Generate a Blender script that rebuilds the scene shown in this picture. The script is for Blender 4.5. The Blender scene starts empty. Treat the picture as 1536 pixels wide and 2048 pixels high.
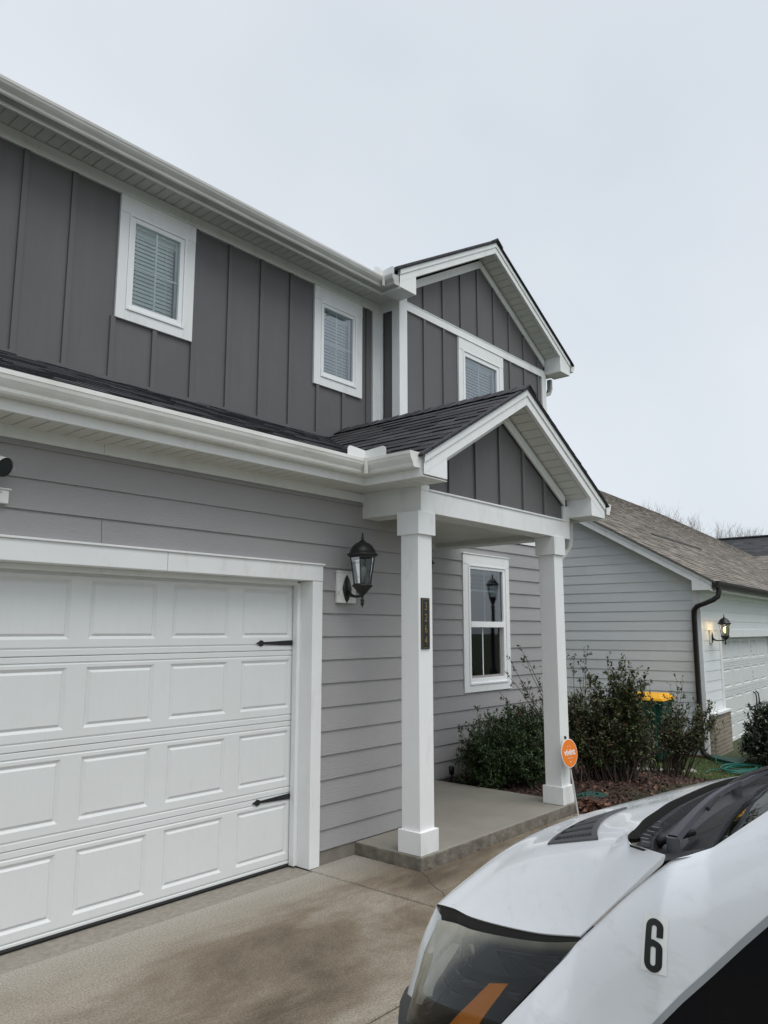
import bpy, math, random
from mathutils import Vector, Matrix
R=math.radians
sc=bpy.context.scene
col=sc.collection
# ---------------------------------------------------------------- camera, sky, sun
cam=bpy.data.cameras.new("camera"); co=bpy.data.objects.new("camera",cam); col.objects.link(co); sc.camera=co
cam.sensor_fit='VERTICAL'; cam.sensor_height=36.0; cam.lens=36.0*1528.0/2048.0
cam.clip_start=0.05; cam.clip_end=2000
yaw,pit,rol=0.857362,0.153876,0.000719
cy_,sy_=math.cos(yaw),math.sin(yaw)
fw=Vector((sy_*math.cos(pit),cy_*math.cos(pit),math.sin(pit)))
rt=Vector((cy_,-sy_,0)); up=rt.cross(fw)
m=Matrix((rt,up,-fw)).transposed().to_4x4(); m.translation=Vector((0,-4.36,1.75))
co.matrix_world=m
sc.view_settings.view_transform='Standard'; sc.view_settings.look='None'; sc.view_settings.gamma=1
sc.view_settings.exposure=0.27
SUN_EL,SUN_AZ=R(66),R(186)     # azimuth clockwise from +Y
w=bpy.data.worlds.new("World"); sc.world=w; w.use_nodes=True
nt=w.node_tree; nt.nodes.clear()
N=lambda t: nt.nodes.new(t)
out=N('ShaderNodeOutputWorld'); bg=N('ShaderNodeBackground'); sky=N('ShaderNodeTexSky')
sky.sky_type='NISHITA'; sky.sun_disc=False; sky.sun_elevation=SUN_EL; sky.sun_rotation=SUN_AZ
sky.air_density=1.0; sky.dust_density=3.0; sky.ozone_density=1.5
bg.inputs['Strength'].default_value=0.12
# overcast: the blue sky mixed with a pale, softly mottled cloud layer
tc=N('ShaderNodeTexCoord'); no=N('ShaderNodeTexNoise'); no.inputs['Scale'].default_value=1.3; no.inputs['Detail'].default_value=5
cr=N('ShaderNodeValToRGB'); cr.color_ramp.elements[0].position=.3; cr.color_ramp.elements[1].position=.75
cr.color_ramp.elements[0].color=(5.0,5.42,5.85,1); cr.color_ramp.elements[1].color=(6.4,6.68,6.95,1)
sx=N('ShaderNodeSeparateXYZ'); mr=N('ShaderNodeMapRange'); mr.inputs['From Min'].default_value=0.0; mr.inputs['From Max'].default_value=0.85
mr.inputs['To Min'].default_value=.99; mr.inputs['To Max'].default_value=.96
vm=N('ShaderNodeMixRGB'); vm.blend_type='MULTIPLY'; vm.inputs[0].default_value=1
mx=N('ShaderNodeMixRGB'); mx.inputs[0].default_value=0.88
L=nt.links.new
L(tc.outputs['Generated'],no.inputs['Vector']); L(no.outputs['Fac'],cr.inputs['Fac']); L(tc.outputs['Generated'],sx.inputs[0]); L(sx.outputs['Z'],mr.inputs['Value'])
L(cr.outputs['Color'],vm.inputs[1]); L(mr.outputs[0],vm.inputs[2])
L(sky.outputs['Color'],mx.inputs[1]); L(vm.outputs['Color'],mx.inputs[2]); L(mx.outputs['Color'],bg.inputs['Color']); L(bg.outputs[0],out.inputs[0])
sl=bpy.data.lights.new("sun",'SUN'); sl.energy=1.9; sl.angle=R(55); sl.color=(1,.97,.93)
so=bpy.data.objects.new("sun",sl); col.objects.link(so)
sd=Vector((math.sin(SUN_AZ)*math.cos(SUN_EL),math.cos(SUN_AZ)*math.cos(SUN_EL),math.sin(SUN_EL)))
so.rotation_euler=sd.to_track_quat('Z','Y').to_euler()
rnd=random.Random(7)
from functools import partial

# ---------------------------------------------------------------- materials
MATS={}
def mat(name,base,rough=.6,var=None,vscale=3,bump=0,bscale=40,metal=0,spec=.5,stretch=None,isl=0,extra=None,coat=0,detail=5):
    if name in MATS: return MATS[name]
    m=bpy.data.materials.new(name); m.use_nodes=True; t=m.node_tree; n=t.nodes; l=t.links.new
    b=n['Principled BSDF']; b.inputs['Roughness'].default_value=rough; b.inputs['Metallic'].default_value=metal
    b.inputs['Specular IOR Level'].default_value=spec; b.inputs['Coat Weight'].default_value=coat
    b.inputs['Base Color'].default_value=(*base,1)
    tc=n.new('ShaderNodeTexCoord'); vec=tc.outputs['Object']
    if stretch:
        mp=n.new('ShaderNodeMapping'); mp.inputs['Scale'].default_value=stretch; l(vec,mp.inputs[0]); svec=mp.outputs[0]
    else: svec=vec
    c=None
    if var:
        no=n.new('ShaderNodeTexNoise'); no.inputs['Scale'].default_value=vscale; no.inputs['Detail'].default_value=detail; no.inputs['Roughness'].default_value=.62; l(vec,no.inputs['Vector'])
        cr=n.new('ShaderNodeValToRGB'); cr.color_ramp.elements[0].position=.32; cr.color_ramp.elements[1].position=.68
        cr.color_ramp.elements[0].color=(*base,1); cr.color_ramp.elements[1].color=(*var,1); l(no.outputs['Fac'],cr.inputs['Fac']); c=cr.outputs['Color']
    if isl:
        g=n.new('ShaderNodeNewGeometry'); mr=n.new('ShaderNodeMapRange'); mr.inputs['To Min'].default_value=1-isl; mr.inputs['To Max'].default_value=1+isl
        l(g.outputs['Random Per Island'],mr.inputs['Value'])
        mm=n.new('ShaderNodeMixRGB'); mm.blend_type='MULTIPLY'; mm.inputs[0].default_value=1
        if c: l(c,mm.inputs[1])
        else: mm.inputs[1].default_value=(*base,1)
        l(mr.outputs[0],mm.inputs[2]); c=mm.outputs['Color']
    if c: l(c,b.inputs['Base Color'])
    if bump:
        nb=n.new('ShaderNodeTexNoise'); nb.inputs['Scale'].default_value=bscale; nb.inputs['Detail'].default_value=4; l(svec,nb.inputs['Vector'])
        bp=n.new('ShaderNodeBump'); bp.inputs['Strength'].default_value=bump; bp.inputs['Distance'].default_value=.01; l(nb.outputs['Fac'],bp.inputs['Height']); l(bp.outputs[0],b.inputs['Normal'])
    if extra: extra(m,t,b,c)
    MATS[name]=m; return m
def grime(color,scale,lo,hi,amt,stretch=(1,1,1)):
    def f(m,t,b,c):
        n=t.nodes; l=t.links.new
        tc=n.new('ShaderNodeTexCoord'); mp=n.new('ShaderNodeMapping'); mp.inputs['Scale'].default_value=stretch; l(tc.outputs['Object'],mp.inputs[0])
        no=n.new('ShaderNodeTexNoise'); no.inputs['Scale'].default_value=scale; no.inputs['Detail'].default_value=6; no.inputs['Roughness'].default_value=.7; l(mp.outputs[0],no.inputs['Vector'])
        mr=n.new('ShaderNodeMapRange'); mr.inputs['From Min'].default_value=lo; mr.inputs['From Max'].default_value=hi; mr.inputs['To Max'].default_value=amt; l(no.outputs['Fac'],mr.inputs['Value'])
        mm=n.new('ShaderNodeMixRGB'); mm.inputs[2].default_value=(*color,1); l(mr.outputs[0],mm.inputs[0])
        if c: l(c,mm.inputs[1])
        else: mm.inputs[1].default_value=b.inputs['Base Color'].default_value
        l(mm.outputs['Color'],b.inputs['Base Color'])
    return f
M={}
M['trim']=mat('white_trim_paint',(.81,.83,.83),.5,(.77,.79,.785),2.5,extra=grime((.42,.40,.34),4,.54,.82,.4,(1.5,1.5,.5)))
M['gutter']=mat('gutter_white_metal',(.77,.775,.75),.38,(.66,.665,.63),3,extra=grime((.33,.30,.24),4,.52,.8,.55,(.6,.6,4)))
M['gutter_up']=mat('dark_gutter_metal',(.56,.57,.55),.4,(.47,.48,.46),2.5,extra=grime((.22,.21,.18),3,.45,.75,.6,(.5,.5,5)))  # darker and more heavily streaked than the lower gutter
M['soffit']=mat('soffit_white_vinyl',(.70,.71,.69),.55,(.64,.65,.62),4)
M['dark_gap']=mat('dark_gap',(.03,.03,.03),.9)
M['siding']=mat('grey_lap_siding_paint',(.325,.319,.322),.6,(.35,.344,.348),1.3,bump=.45,bscale=22,stretch=(1,1,11),isl=.035)
M['bb']=mat('dark_grey_board_paint',(.100,.098,.101),.62,(.122,.120,.121),.7,bump=.2,bscale=30,stretch=(1,1,.12),extra=grime((.17,.165,.16),3,.5,.85,.3,(3,3,.25)))
M['door']=mat('garage_door_white_steel',(.73,.755,.755),.38,(.70,.725,.72),2,bump=.12,bscale=70,stretch=(5,1,.7),extra=grime((.45,.42,.36),7,.58,.9,.25,(1.6,1,.7)))
M['black']=mat('black_metal',(.012,.012,.013),.42,bump=.15,bscale=90)
M['rubber']=mat('black_rubber',(.015,.015,.015),.75)
M['vinyl']=mat('white_window_vinyl',(.82,.84,.85),.35)
M['blind']=mat('white_blind_slats',(.82,.86,.84),.6)
M['room']=mat('dark_interior',(.045,.05,.05),.9)
M['concrete_wall']=mat('foundation_concrete',(.24,.22,.19),.85,(.17,.155,.13),6,bump=.3,bscale=50)
def concrete_extra(m,t,b,c):
    n=t.nodes; l=t.links.new
    tc=n.new('ShaderNodeTexCoord')
    no=n.new('ShaderNodeTexNoise'); no.inputs['Scale'].default_value=.66; no.inputs['Detail'].default_value=12; no.inputs['Roughness'].default_value=.70; no.inputs['Distortion'].default_value=.35
    mp=n.new('ShaderNodeMapping'); mp.inputs['Scale'].default_value=(.8,1.5,1); mp.inputs['Location'].default_value=(3.3,.35,0); l(tc.outputs['Object'],mp.inputs[0]); l(mp.outputs[0],no.inputs['Vector'])
    cr=n.new('ShaderNodeValToRGB'); e=cr.color_ramp.elements
    e[0].position=.36; e[0].color=(.078,.058,.038,1); e[1].position=.62; e[1].color=(.265,.238,.192,1)
    k=e.new(.48); k.color=(.155,.125,.088,1)
    l(no.outputs['Fac'],cr.inputs['Fac'])
    # cleaner, lighter near the house wall where the eave keeps rain off
    s=n.new('ShaderNodeSeparateXYZ'); l(tc.outputs['Object'],s.inputs[0])
    mr=n.new('ShaderNodeMapRange'); mr.inputs['From Min'].default_value=-.55; mr.inputs['From Max'].default_value=-.12; l(s.outputs['Y'],mr.inputs['Value'])
    mm=n.new('ShaderNodeMixRGB'); mm.inputs[2].default_value=(.32,.30,.26,1); l(mr.outputs[0],mm.inputs[0]); l(cr.outputs['Color'],mm.inputs[1])
    # fine speckle
    n2=n.new('ShaderNodeTexNoise'); n2.inputs['Scale'].default_value=95; n2.inputs['Detail'].default_value=3; l(tc.outputs['Object'],n2.inputs['Vector'])
    m2=n.new('ShaderNodeMapRange'); m2.inputs['From Min'].default_value=.3; m2.inputs['From Max'].default_value=.7; m2.inputs['To Min'].default_value=.62; m2.inputs['To Max'].default_value=1.32; l(n2.outputs['Fac'],m2.inputs['Value'])
    mu=n.new('ShaderNodeMixRGB'); mu.blend_type='MULTIPLY'; mu.inputs[0].default_value=1; l(mm.outputs['Color'],mu.inputs[1]); l(m2.outputs[0],mu.inputs[2])
    l(mu.outputs['Color'],b.inputs['Base Color'])
M['drive']=mat('stained_concrete',(.2,.18,.15),.8,bump=.4,bscale=110,stretch=(.22,1.5,1),extra=concrete_extra)
M['apron']=mat('rough_concrete_strip',(.30,.275,.235),.9,(.21,.19,.16),24,bump=.6,bscale=45,isl=0)
M['slab']=mat('porch_concrete',(.25,.24,.205),.75,(.205,.195,.165),2.2,bump=.2,bscale=90,extra=grime((.12,.11,.08),9,.62,.8,.5))
M['slabedge']=mat('porch_edge_concrete',(.22,.20,.165),.85,(.10,.09,.07),9,bump=.7,bscale=35)
M['shingle']=mat('black_shingle',(.018,.018,.022),.8,(.042,.042,.050),60,bump=.5,bscale=220,isl=.55)
M['shingle_n']=mat('brown_shingle',(.135,.118,.102),.95,(.225,.205,.18),45,bump=.5,bscale=160,isl=.42,extra=grime((.30,.27,.16),1.2,.55,.75,.3))
M['shingle_f']=mat('charcoal_shingle',(.025,.027,.033),.85,(.045,.048,.055),30,isl=.4)
M['nsiding']=mat('pale_lap_siding',(.68,.71,.72),.6,(.71,.74,.75),1.1,bump=.35,bscale=20,stretch=(1,1,10),isl=.04)
M['nsiding_f']=mat('pale_front_siding',(.70,.73,.73),.6,(.72,.75,.75),1.1,isl=.03)
M['brown_metal']=mat('dark_brown_gutter',(.014,.012,.011),.45)
def brick_extra(m,t,b,c):
    n=t.nodes;l=t.links.new
    br=n.new('ShaderNodeTexBrick'); tc=n.new('ShaderNodeTexCoord'); s=n.new('ShaderNodeSeparateXYZ'); cb=n.new('ShaderNodeCombineXYZ'); ad=n.new('ShaderNodeMath')
    l(tc.outputs['Object'],s.inputs[0]); l(s.outputs['X'],ad.inputs[0]); l(s.outputs['Y'],ad.inputs[1]); l(ad.outputs[0],cb.inputs['X']); l(s.outputs['Z'],cb.inputs['Y']); l(cb.outputs[0],br.inputs['Vector'])
    br.inputs['Color1'].default_value=(.30,.25,.19,1); br.inputs['Color2'].default_value=(.20,.165,.13,1); br.inputs['Mortar'].default_value=(.42,.40,.35,1)
    br.inputs['Scale'].default_value=1; br.inputs['Brick Width'].default_value=.2; br.inputs['Row Height'].default_value=.067; br.inputs['Mortar Size'].default_value=.006
    l(br.outputs['Color'],b.inputs['Base Color'])
    bp=n.new('ShaderNodeBump'); bp.invert=True; bp.inputs['Distance'].default_value=.006; l(br.outputs['Fac'],bp.inputs['Height']); l(bp.outputs[0],b.inputs['Normal'])
M['brick']=mat('tan_brick',(.25,.2,.16),.85,extra=brick_extra)
def glass_mat(name,tint,alpha,rough=.02):
    m=bpy.data.materials.new(name); m.use_nodes=True; t=m.node_tree; n=t.nodes; n.clear(); l=t.links.new
    o=n.new('ShaderNodeOutputMaterial'); g=n.new('ShaderNodeBsdfGlossy'); g.inputs['Roughness'].default_value=rough; g.inputs['Color'].default_value=(.9,.95,1,1)
    tr=n.new('ShaderNodeBsdfTransparent'); tr.inputs['Color'].default_value=(*tint,1); fr=n.new('ShaderNodeFresnel'); fr.inputs['IOR'].default_value=1.5
    ad=n.new('ShaderNodeMath'); ad.operation='ADD'; ad.inputs[1].default_value=alpha; ms=n.new('ShaderNodeMixShader'); l(fr.outputs[0],ad.inputs[0]); l(ad.outputs[0],ms.inputs[0]); l(tr.outputs[0],ms.inputs[1]); l(g.outputs[0],ms.inputs[2]); l(ms.outputs[0],o.inputs[0]); MATS[name]=m; return m
M['glass']=glass_mat('window_glass',(.88,.95,.94),.06)
M['glass_mid']=glass_mat('tinted_window_glass',(.6,.64,.68),.10)
M['glass_dark']=glass_mat('dark_window_glass',(.35,.36,.38),.02)
M['glass_sky']=glass_mat('reflective_window_glass',(.74,.79,.83),.15)
M['lampglass']=glass_mat('lantern_glass',(.66,.70,.70),.0)
M['bulb']=mat('frosted_bulb',(.42,.42,.40),.3)
def emis(name,c,s):
    m=bpy.data.materials.new(name); m.use_nodes=True; b=m.node_tree.nodes['Principled BSDF']; b.inputs['Emission Color'].default_value=(*c,1); b.inputs['Emission Strength'].default_value=s; b.inputs['Base Color'].default_value=(*c,1); return m
M['bulb_lit']=emis('lit_bulb',(1,.70,.28),2.2)
M['gold']=mat('brass_numerals',(.32,.22,.09),.35,metal=.6)
M['orange']=mat('orange_sign_face',(.80,.20,.012),.4)
M['white']=mat('white_plastic',(.8,.8,.79),.4)
M['post']=mat('galvanised_stake',(.55,.55,.53),.45,metal=.4)
M['green']=mat('green_bin_plastic',(.006,.06,.04),.5)
M['greenlid']=mat('green_lid_plastic',(.012,.075,.055),.5,(.02,.06,.05),12)
M['yellow']=mat('yellow_lid_plastic',(.80,.40,.01),.45)
M['mulch']=mat('brown_mulch',(.022,.012,.008),.95,(.06,.03,.022),35,bump=1,bscale=40)
M['mulchbit']=mat('mulch_chip',(.042,.021,.015),.95,isl=.7)
M['deadleaf']=mat('dead_leaf',(.15,.068,.042),.75,(.07,.032,.022),9,isl=.55)
M['lawn']=mat('lawn_soil',(.035,.05,.018),.95,(.06,.075,.03),8,bump=.8,bscale=60)
M['grass']=mat('grass_blade',(.055,.115,.022),.7,(.10,.13,.035),2,isl=.45)
M['grass2']=mat('edging_blade',(.06,.09,.035),.7,isl=.5)
M['box_leaf']=mat('boxwood_leaf',(.034,.070,.018),.42,(.020,.042,.013),3,isl=.5)
M['box_young']=mat('young_boxwood_leaf',(.060,.105,.028),.45,isl=.4)
M['rose_leaf']=mat('rose_leaf',(.072,.090,.030),.55,(.045,.052,.022),5,isl=.55)
M['rose_leaf_g']=mat('fresh_rose_leaf',(.10,.15,.03),.5,isl=.4)
M['holly_leaf']=mat('dark_glossy_leaf',(.018,.030,.016),.3,(.03,.045,.022),4,isl=.5)
M['stem']=mat('rose_stem',(.045,.03,.022),.8,isl=.3)
M['bark']=mat('bare_bark',(.27,.26,.25),.95,isl=.25)
M['hose']=mat('teal_hose',(.015,.14,.115),.45)
M['rock']=mat('pale_rock',(.34,.33,.29),.9,(.22,.21,.19),14,bump=.6,bscale=20)
M['stick']=mat('dry_wood',(.45,.40,.30),.8)
def paint_extra(m,t,b,c): pass
M['paint']=mat('white_van_paint',(.76,.795,.84),.2,(.78,.81,.85),1.5,coat=.8,extra=grime((.46,.47,.46),7,.54,.8,.45,(1,1,2.2)))
M['plastic']=mat('black_cowl_plastic',(.010,.010,.012),.5,bump=.2,bscale=80)
M['vent']=mat('grey_vent_plastic',(.07,.073,.078),.4)
M['gloss']=mat('black_gloss_vinyl',(.003,.0035,.006),.25,spec=.25)
M['silver']=mat('silver_stripe',(.30,.32,.34),.35)
M['tyre']=mat('tyre_rubber',(.02,.02,.02),.85)
M['amber']=mat('amber_reflector',(1,.36,.008),.25,isl=0,bump=.6,bscale=500)
M['amber_dark']=mat('dark_amber_rim',(.22,.04,.01),.3)
M['lampblack']=mat('lamp_housing_black',(.003,.004,.006),.35)
M['chrome']=mat('reflector_and_glint',(.75,.76,.72),.15,metal=1)
M['decal']=mat('white_decal_sheet',(.78,.80,.79),.45)
M['ink']=mat('black_ink',(.008,.012,.014),.4)
M['wscreen']=glass_mat('windscreen_glass',(.62,.72,.66),.06)
M['seat']=mat('van_interior_grey',(.10,.105,.10),.8)

# ---------------------------------------------------------------- object helpers
def WM(o):
    m=Matrix.Translation(o.location)@o.rotation_euler.to_matrix().to_4x4()
    return WM(o.parent)@o.matrix_parent_inverse@m if o.parent else m
def setp(o,p):
    if p is not None:
        o.parent=p; o.matrix_parent_inverse=WM(p).inverted()
def thing(name,label,cat,loc=(0,0,0),group=None):
    o=bpy.data.objects.new(name,None); col.objects.link(o); o.location=loc; o.empty_display_size=.1
    o['label']=label; o['category']=cat
    if group: o['group']=group
    return o
def tag(o,label=None,cat=None,group=None,kind=None):
    if label: o['label']=label
    if cat: o['category']=cat
    if group: o['group']=group
    if kind: o['kind']=kind
    return o
class MB:
    def __init__(s): s.v=[];s.f=[];s.mi=[];s.cur=0
    def add(s,vs,fs):
        b=len(s.v); s.v+= [tuple(v) for v in vs]; s.f+=[tuple(b+i for i in f) for f in fs]; s.mi+=[s.cur]*len(fs)
    def box(s,x0,x1,y0,y1,z0,z1):
        s.add([(x0,y0,z0),(x1,y0,z0),(x1,y1,z0),(x0,y1,z0),(x0,y0,z1),(x1,y0,z1),(x1,y1,z1),(x0,y1,z1)],
              [(0,3,2,1),(4,5,6,7),(0,1,5,4),(1,2,6,5),(2,3,7,6),(3,0,4,7)])
    def obox(s,o,a,b,c):   # oriented box: corner o, edge vectors a,b,c
        o,a,b,c=map(Vector,(o,a,b,c))
        s.add([o,o+a,o+a+b,o+b,o+c,o+a+c,o+a+b+c,o+b+c],[(0,3,2,1),(4,5,6,7),(0,1,5,4),(1,2,6,5),(2,3,7,6),(3,0,4,7)])
    def prism(s,pts,d):    # planar polygon pts (3D) extruded by vector d
        d=Vector(d); n=len(pts); P=[Vector(p) for p in pts]
        s.add(P+[p+d for p in P],[tuple(range(n))[::-1],tuple(range(n,2*n))]+[(i,(i+1)%n,(i+1)%n+n,i+n) for i in range(n)])
    def quad(s,*p): s.add(p,[tuple(range(len(p)))])
    def grid(s,rows,closed=False):
        n=len(rows[0]); vs=[p for r in rows for p in r]; fs=[]
        for i in range(len(rows)-1):
            for j in range(n if closed else n-1):
                k=(j+1)%n; fs.append((i*n+j,i*n+k,(i+1)*n+k,(i+1)*n+j))
        s.add(vs,fs)
    def tube(s,pts,r,n=6,cap=True):
        pts=[Vector(p) for p in pts]; rr=r if isinstance(r,(list,tuple)) else [r]*len(pts)
        rows=[]; u=None
        for i,p in enumerate(pts):
            d=(pts[min(i+1,len(pts)-1)]-pts[max(i-1,0)]).normalized()
            if u is None: u=d.orthogonal().normalized()
            else:
                u=(u-d*u.dot(d))
                u=u.normalized() if u.length>1e-6 else d.orthogonal().normalized()
            v=d.cross(u)
            rows.append([p+(u*math.cos(2*math.pi*k/n)+v*math.sin(2*math.pi*k/n))*rr[i] for k in range(n)])
        s.grid(rows,True)
        if cap:
            b=len(s.v)-len(pts)*n
            s.f.append(tuple(b+k for k in range(n))[::-1]); s.f.append(tuple(len(s.v)-n+k for k in range(n))); s.mi+=[s.cur]*2
    def lathe(s,c,prof,n=16,sq=None):
        c=Vector(c); rows=[[c+Vector((math.cos(2*math.pi*(k+.5)/n)*r,math.sin(2*math.pi*(k+.5)/n)*r,z)) for k in range(n)] for r,z in prof]
        s.grid(rows,True)
    def build(s,name,mats,parent=None,smooth=False,bevel=0):
        me=bpy.data.meshes.new(name); me.from_pydata(s.v,[],s.f)
        if not isinstance(mats,(list,tuple)): mats=[mats]
        for m in mats: me.materials.append(m)
        if len(mats)>1:
            for p,i in zip(me.polygons,s.mi): p.material_index=i
        if smooth:
            for p in me.polygons: p.use_smooth=True
        me.update(); o=bpy.data.objects.new(name,me); col.objects.link(o); setp(o,parent)
        if bevel:
            bm=o.modifiers.new('bevel','BEVEL'); bm.width=bevel; bm.segments=2; bm.limit_method='ANGLE'; bm.angle_limit=R(40)
        return o
def orient(o,d):
    a=Vector((0,0,0))
    for p in o.data.polygons: a+=p.normal*p.area
    if a.dot(Vector(d))<0: o.data.flip_normals()
    return o
def struct(o): o['kind']='structure'; return o

class Fr:   # wall frame: origin, u along wall, n outward, z up
    def __init__(s,o,u): s.o=Vector(o); s.u=Vector(u).normalized(); s.n=Vector((s.u.y,-s.u.x,0))
    def p(s,u,n,z): return s.o+s.u*u+s.n*n+Vector((0,0,z))
    def box(s,mb,u0,u1,n0,n1,z0,z1): mb.obox(s.p(u0,n1,z0),s.u*(u1-u0),s.n*(n0-n1),(0,0,z1-z0))
def siding(mb,fr,u0,u1,z0,z1,holes=(),joints=(),e=.18,ulim=None,back=True,zline=None,lip=.017):
    zs=[]; z=zline if zline is not None else z0
    while z>z0: z-=e
    k=0
    while z<z1-1e-4:
        a=max(z,z0); b=min(z+e,z1)
        if ulim: La,Ra=ulim(a); Lb,Rb=ulim(b)
        else: La=Lb=u0; Ra=Rb=u1
        cuts=[(h[0],h[1]) for h in holes if h[2]<b-.02 and h[3]>a+.02]
        js=[j for j in joints if a<=j[1]<b]
        segs=[(La,Ra)]
        for c0,c1 in cuts:
            ns=[]
            for s0,s1 in segs:
                if c1<=s0 or c0>=s1: ns.append((s0,s1)); continue
                if c0>s0: ns.append((s0,c0))
                if c1<s1: ns.append((c1,s1))
            segs=ns
        for ju,_ in js:
            ns=[]
            for s0,s1 in segs:
                if s0<ju<s1: ns+= [(s0,ju-.0015),(ju+.0015,s1)]
                else: ns.append((s0,s1))
            segs=ns
        for s0,s1 in segs:
            t0=s0 if s0>La+1e-6 else Lb; t1=s1 if s1<Ra-1e-6 else Rb
            if t1<=t0: t0=t1=(s0+s1)/2
            P=[fr.p(s0,lip,a),fr.p(s1,lip,a),fr.p(t1,.003,b),fr.p(t0,.003,b),fr.p(s0,0.0,a),fr.p(s1,0.0,a)]
            mb.add(P,[(0,1,2,3),(4,5,1,0)])
        z+=e; k+=1
def battens(mb,fr,us,z0,z1,w=.045,d=.019,ztop=None,zbot=None):
    for u in us:
        a=zbot(u) if zbot else z0; b=ztop(u) if ztop else z1
        fr.box(mb,u-w/2,u+w/2,0,d,a,b)
def profile_path(mb,prof,path,flip=1):
    """sweep profile [(n,z)] along plan path [(x,y,z)] with mitred corners; n to the right of travel"""
    P=[Vector(p) for p in path]; rows=[]
    for i,p in enumerate(P):
        d0=(P[i]-P[i-1]).normalized() if i>0 else None; d1=(P[i+1]-P[i]).normalized() if i<len(P)-1 else None
        n0=Vector((d0.y,-d0.x,0)) if d0 else None; n1=Vector((d1.y,-d1.x,0)) if d1 else None
        if n0 is None: n=n1
        elif n1 is None: n=n0
        else: n=(n0+n1)/(1+n0.dot(n1))
        rows.append([p+n*a*flip+Vector((0,0,z)) for a,z in prof])
    mb.grid(rows)
GUT=[(0,.105),(0,0),(.072,0),(.080,.012),(.084,.03),(.098,.05),(.110,.07),(.115,.09),(.118,.093),(.118,.118),(.108,.118),(.104,.108),(.106,.09),(.09,.055),(.075,.03),(.07,.008),(.004,.008),(.004,.105)]
def gutter(name,path,parent,m,endcap=()):
    mb=MB(); profile_path(mb,GUT,path)
    P=[Vector(p) for p in path]
    for i in endcap:
        p=P[i]; d=(P[1]-P[0]).normalized() if i==0 else (P[-1]-P[-2]).normalized(); n=Vector((d.y,-d.x,0))
        mb.prism([p+n*a+Vector((0,0,z)) for a,z in GUT[1:10]]+[p+Vector((0,0,.118))],d*(-.003 if i==0 else .003))
    return mb.build(name,m,parent)
def shingles(mb,O,ud,vd,ulo,vlen,ulimits,e=.143,rr=None,wr=(.14,.32),th=.006,lift=0):
    rr=rr or rnd; O=Vector(O); ud=Vector(ud).normalized(); vd=Vector(vd).normalized(); n=ud.cross(vd).normalized()
    if n.z<0: n=-n
    v=0; k=0
    while v<vlen:
        v1=min(v+e,vlen); a,b=ulimits((v+v1)/2)
        a2,b2=ulimits(v); a3,b3=ulimits(v1)
        if b>a:
            u=a-rr.random()*.1; 
            while u<b:
                w_=rr.uniform(*wr); x0=max(u,a); x1=min(u+w_,b)
                if x1-x0>.005:
                    first=x0<=a+1e-6; last=x1>=b-1e-6
                    p0=a2 if first else x0; p1=b2 if last else x1; q0=a3 if first else x0; q1=b3 if last else x1
                    h=th+rr.choice((0,.003,.007)); dv=rr.uniform(-.004,.004)
                    A=O+ud*p0+vd*(v+dv); B=O+ud*p1+vd*(v+dv); C=O+ud*q1+vd*(v1+.01); D=O+ud*q0+vd*(v1+.01)
                    mb.add([A+n*h,B+n*h,C+n*.001,D+n*.001,A,B],[(0,1,2,3),(4,5,1,0),(4,0,3),(5,2,1)])
                u+=w_
        v=v+e; k+=1

# ================================================================ GROUND
def gz(x,y):
    t=min(max((x-7.4)/5.8,0),1); t=t*t*(3-2*t); return -.03-.39*t
mb=MB(); xs=[-300,-60,-20,-8]+[ -4+i*.5 for i in range(0,60)]+[30,40,60,120,400]; ys=[-300,-60,-20]+[-10+i*.5 for i in range(40)]+[14,20,40,100,400]
mb.grid([[(x,y,gz(x,y)-(.012 if x<7.2 else 0)) for y in ys] for x in xs])
o=mb.build('lawn_ground',M['lawn'],smooth=True); struct(o)
# driveway slabs with control joints
mb=MB(); g=.007
def slabsheet(mb,x0,x1,y0,y1,z=0.0):
    c=.006; mb.add([(x0,y0,z-.03),(x1,y0,z-.03),(x1,y1,z-.03),(x0,y1,z-.03),(x0,y0,z-c),(x1,y0,z-c),(x1,y1,z-c),(x0,y1,z-c),(x0+c,y0+c,z),(x1-c,y0+c,z),(x1-c,y1-c,z),(x0+c,y1-c,z)],
        [(0,1,5,4),(1,2,6,5),(2,3,7,6),(3,0,4,7),(4,5,9,8),(5,6,10,9),(6,7,11,10),(7,4,8,11),(8,9,10,11)])
for (x0,x1,y0,y1) in ((-1.2,4.163-g,-1.845+g,-.074),(-1.2,4.163-g,-5.5,-1.845-g),(4.163+g,7.16,-1.845+g,-.68),(4.163+g,4.675,-.68,-.002),(4.163+g,7.16,-5.5,-1.845-g),(-1.2,7.16,-12,-5.51)):
    slabsheet(mb,x0,x1,y0,y1)
struct(mb.build('driveway',M['drive']))
mb=MB(); mb.box(-1.2,7.1,-1.86,-1.83,-.06,-.018); mb.box(4.15,4.175,-1.83,-.1,-.06,-.018); mb.box(4.15,4.175,-5.5,-1.86,-.06,-.018); struct(mb.build('driveway_joint',M['dark_gap']))
mb=MB(); mb.box(-1.2,4.15,-.07,.25,-.05,-.003); struct(mb.build('garage_apron',M['apron']))
mb=MB()
for pts in ([(4.66,-.69),(4.60,-.80),(4.53,-.86),(4.46,-.97),(4.42,-1.06),(4.36,-1.12),(4.35,-1.2)],):
    for (a,b) in zip(pts,pts[1:]):
        d=Vector((b[0]-a[0],b[1]-a[1],0)).normalized(); n=Vector((d.y,-d.x,0))*.0022
        mb.quad(Vector((a[0],a[1],.0015))-n,Vector((b[0],b[1],.0015))-n,Vector((b[0],b[1],.0015))+n,Vector((a[0],a[1],.0015))+n)
struct(mb.build('driveway_crack',M['dark_gap']))
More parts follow.
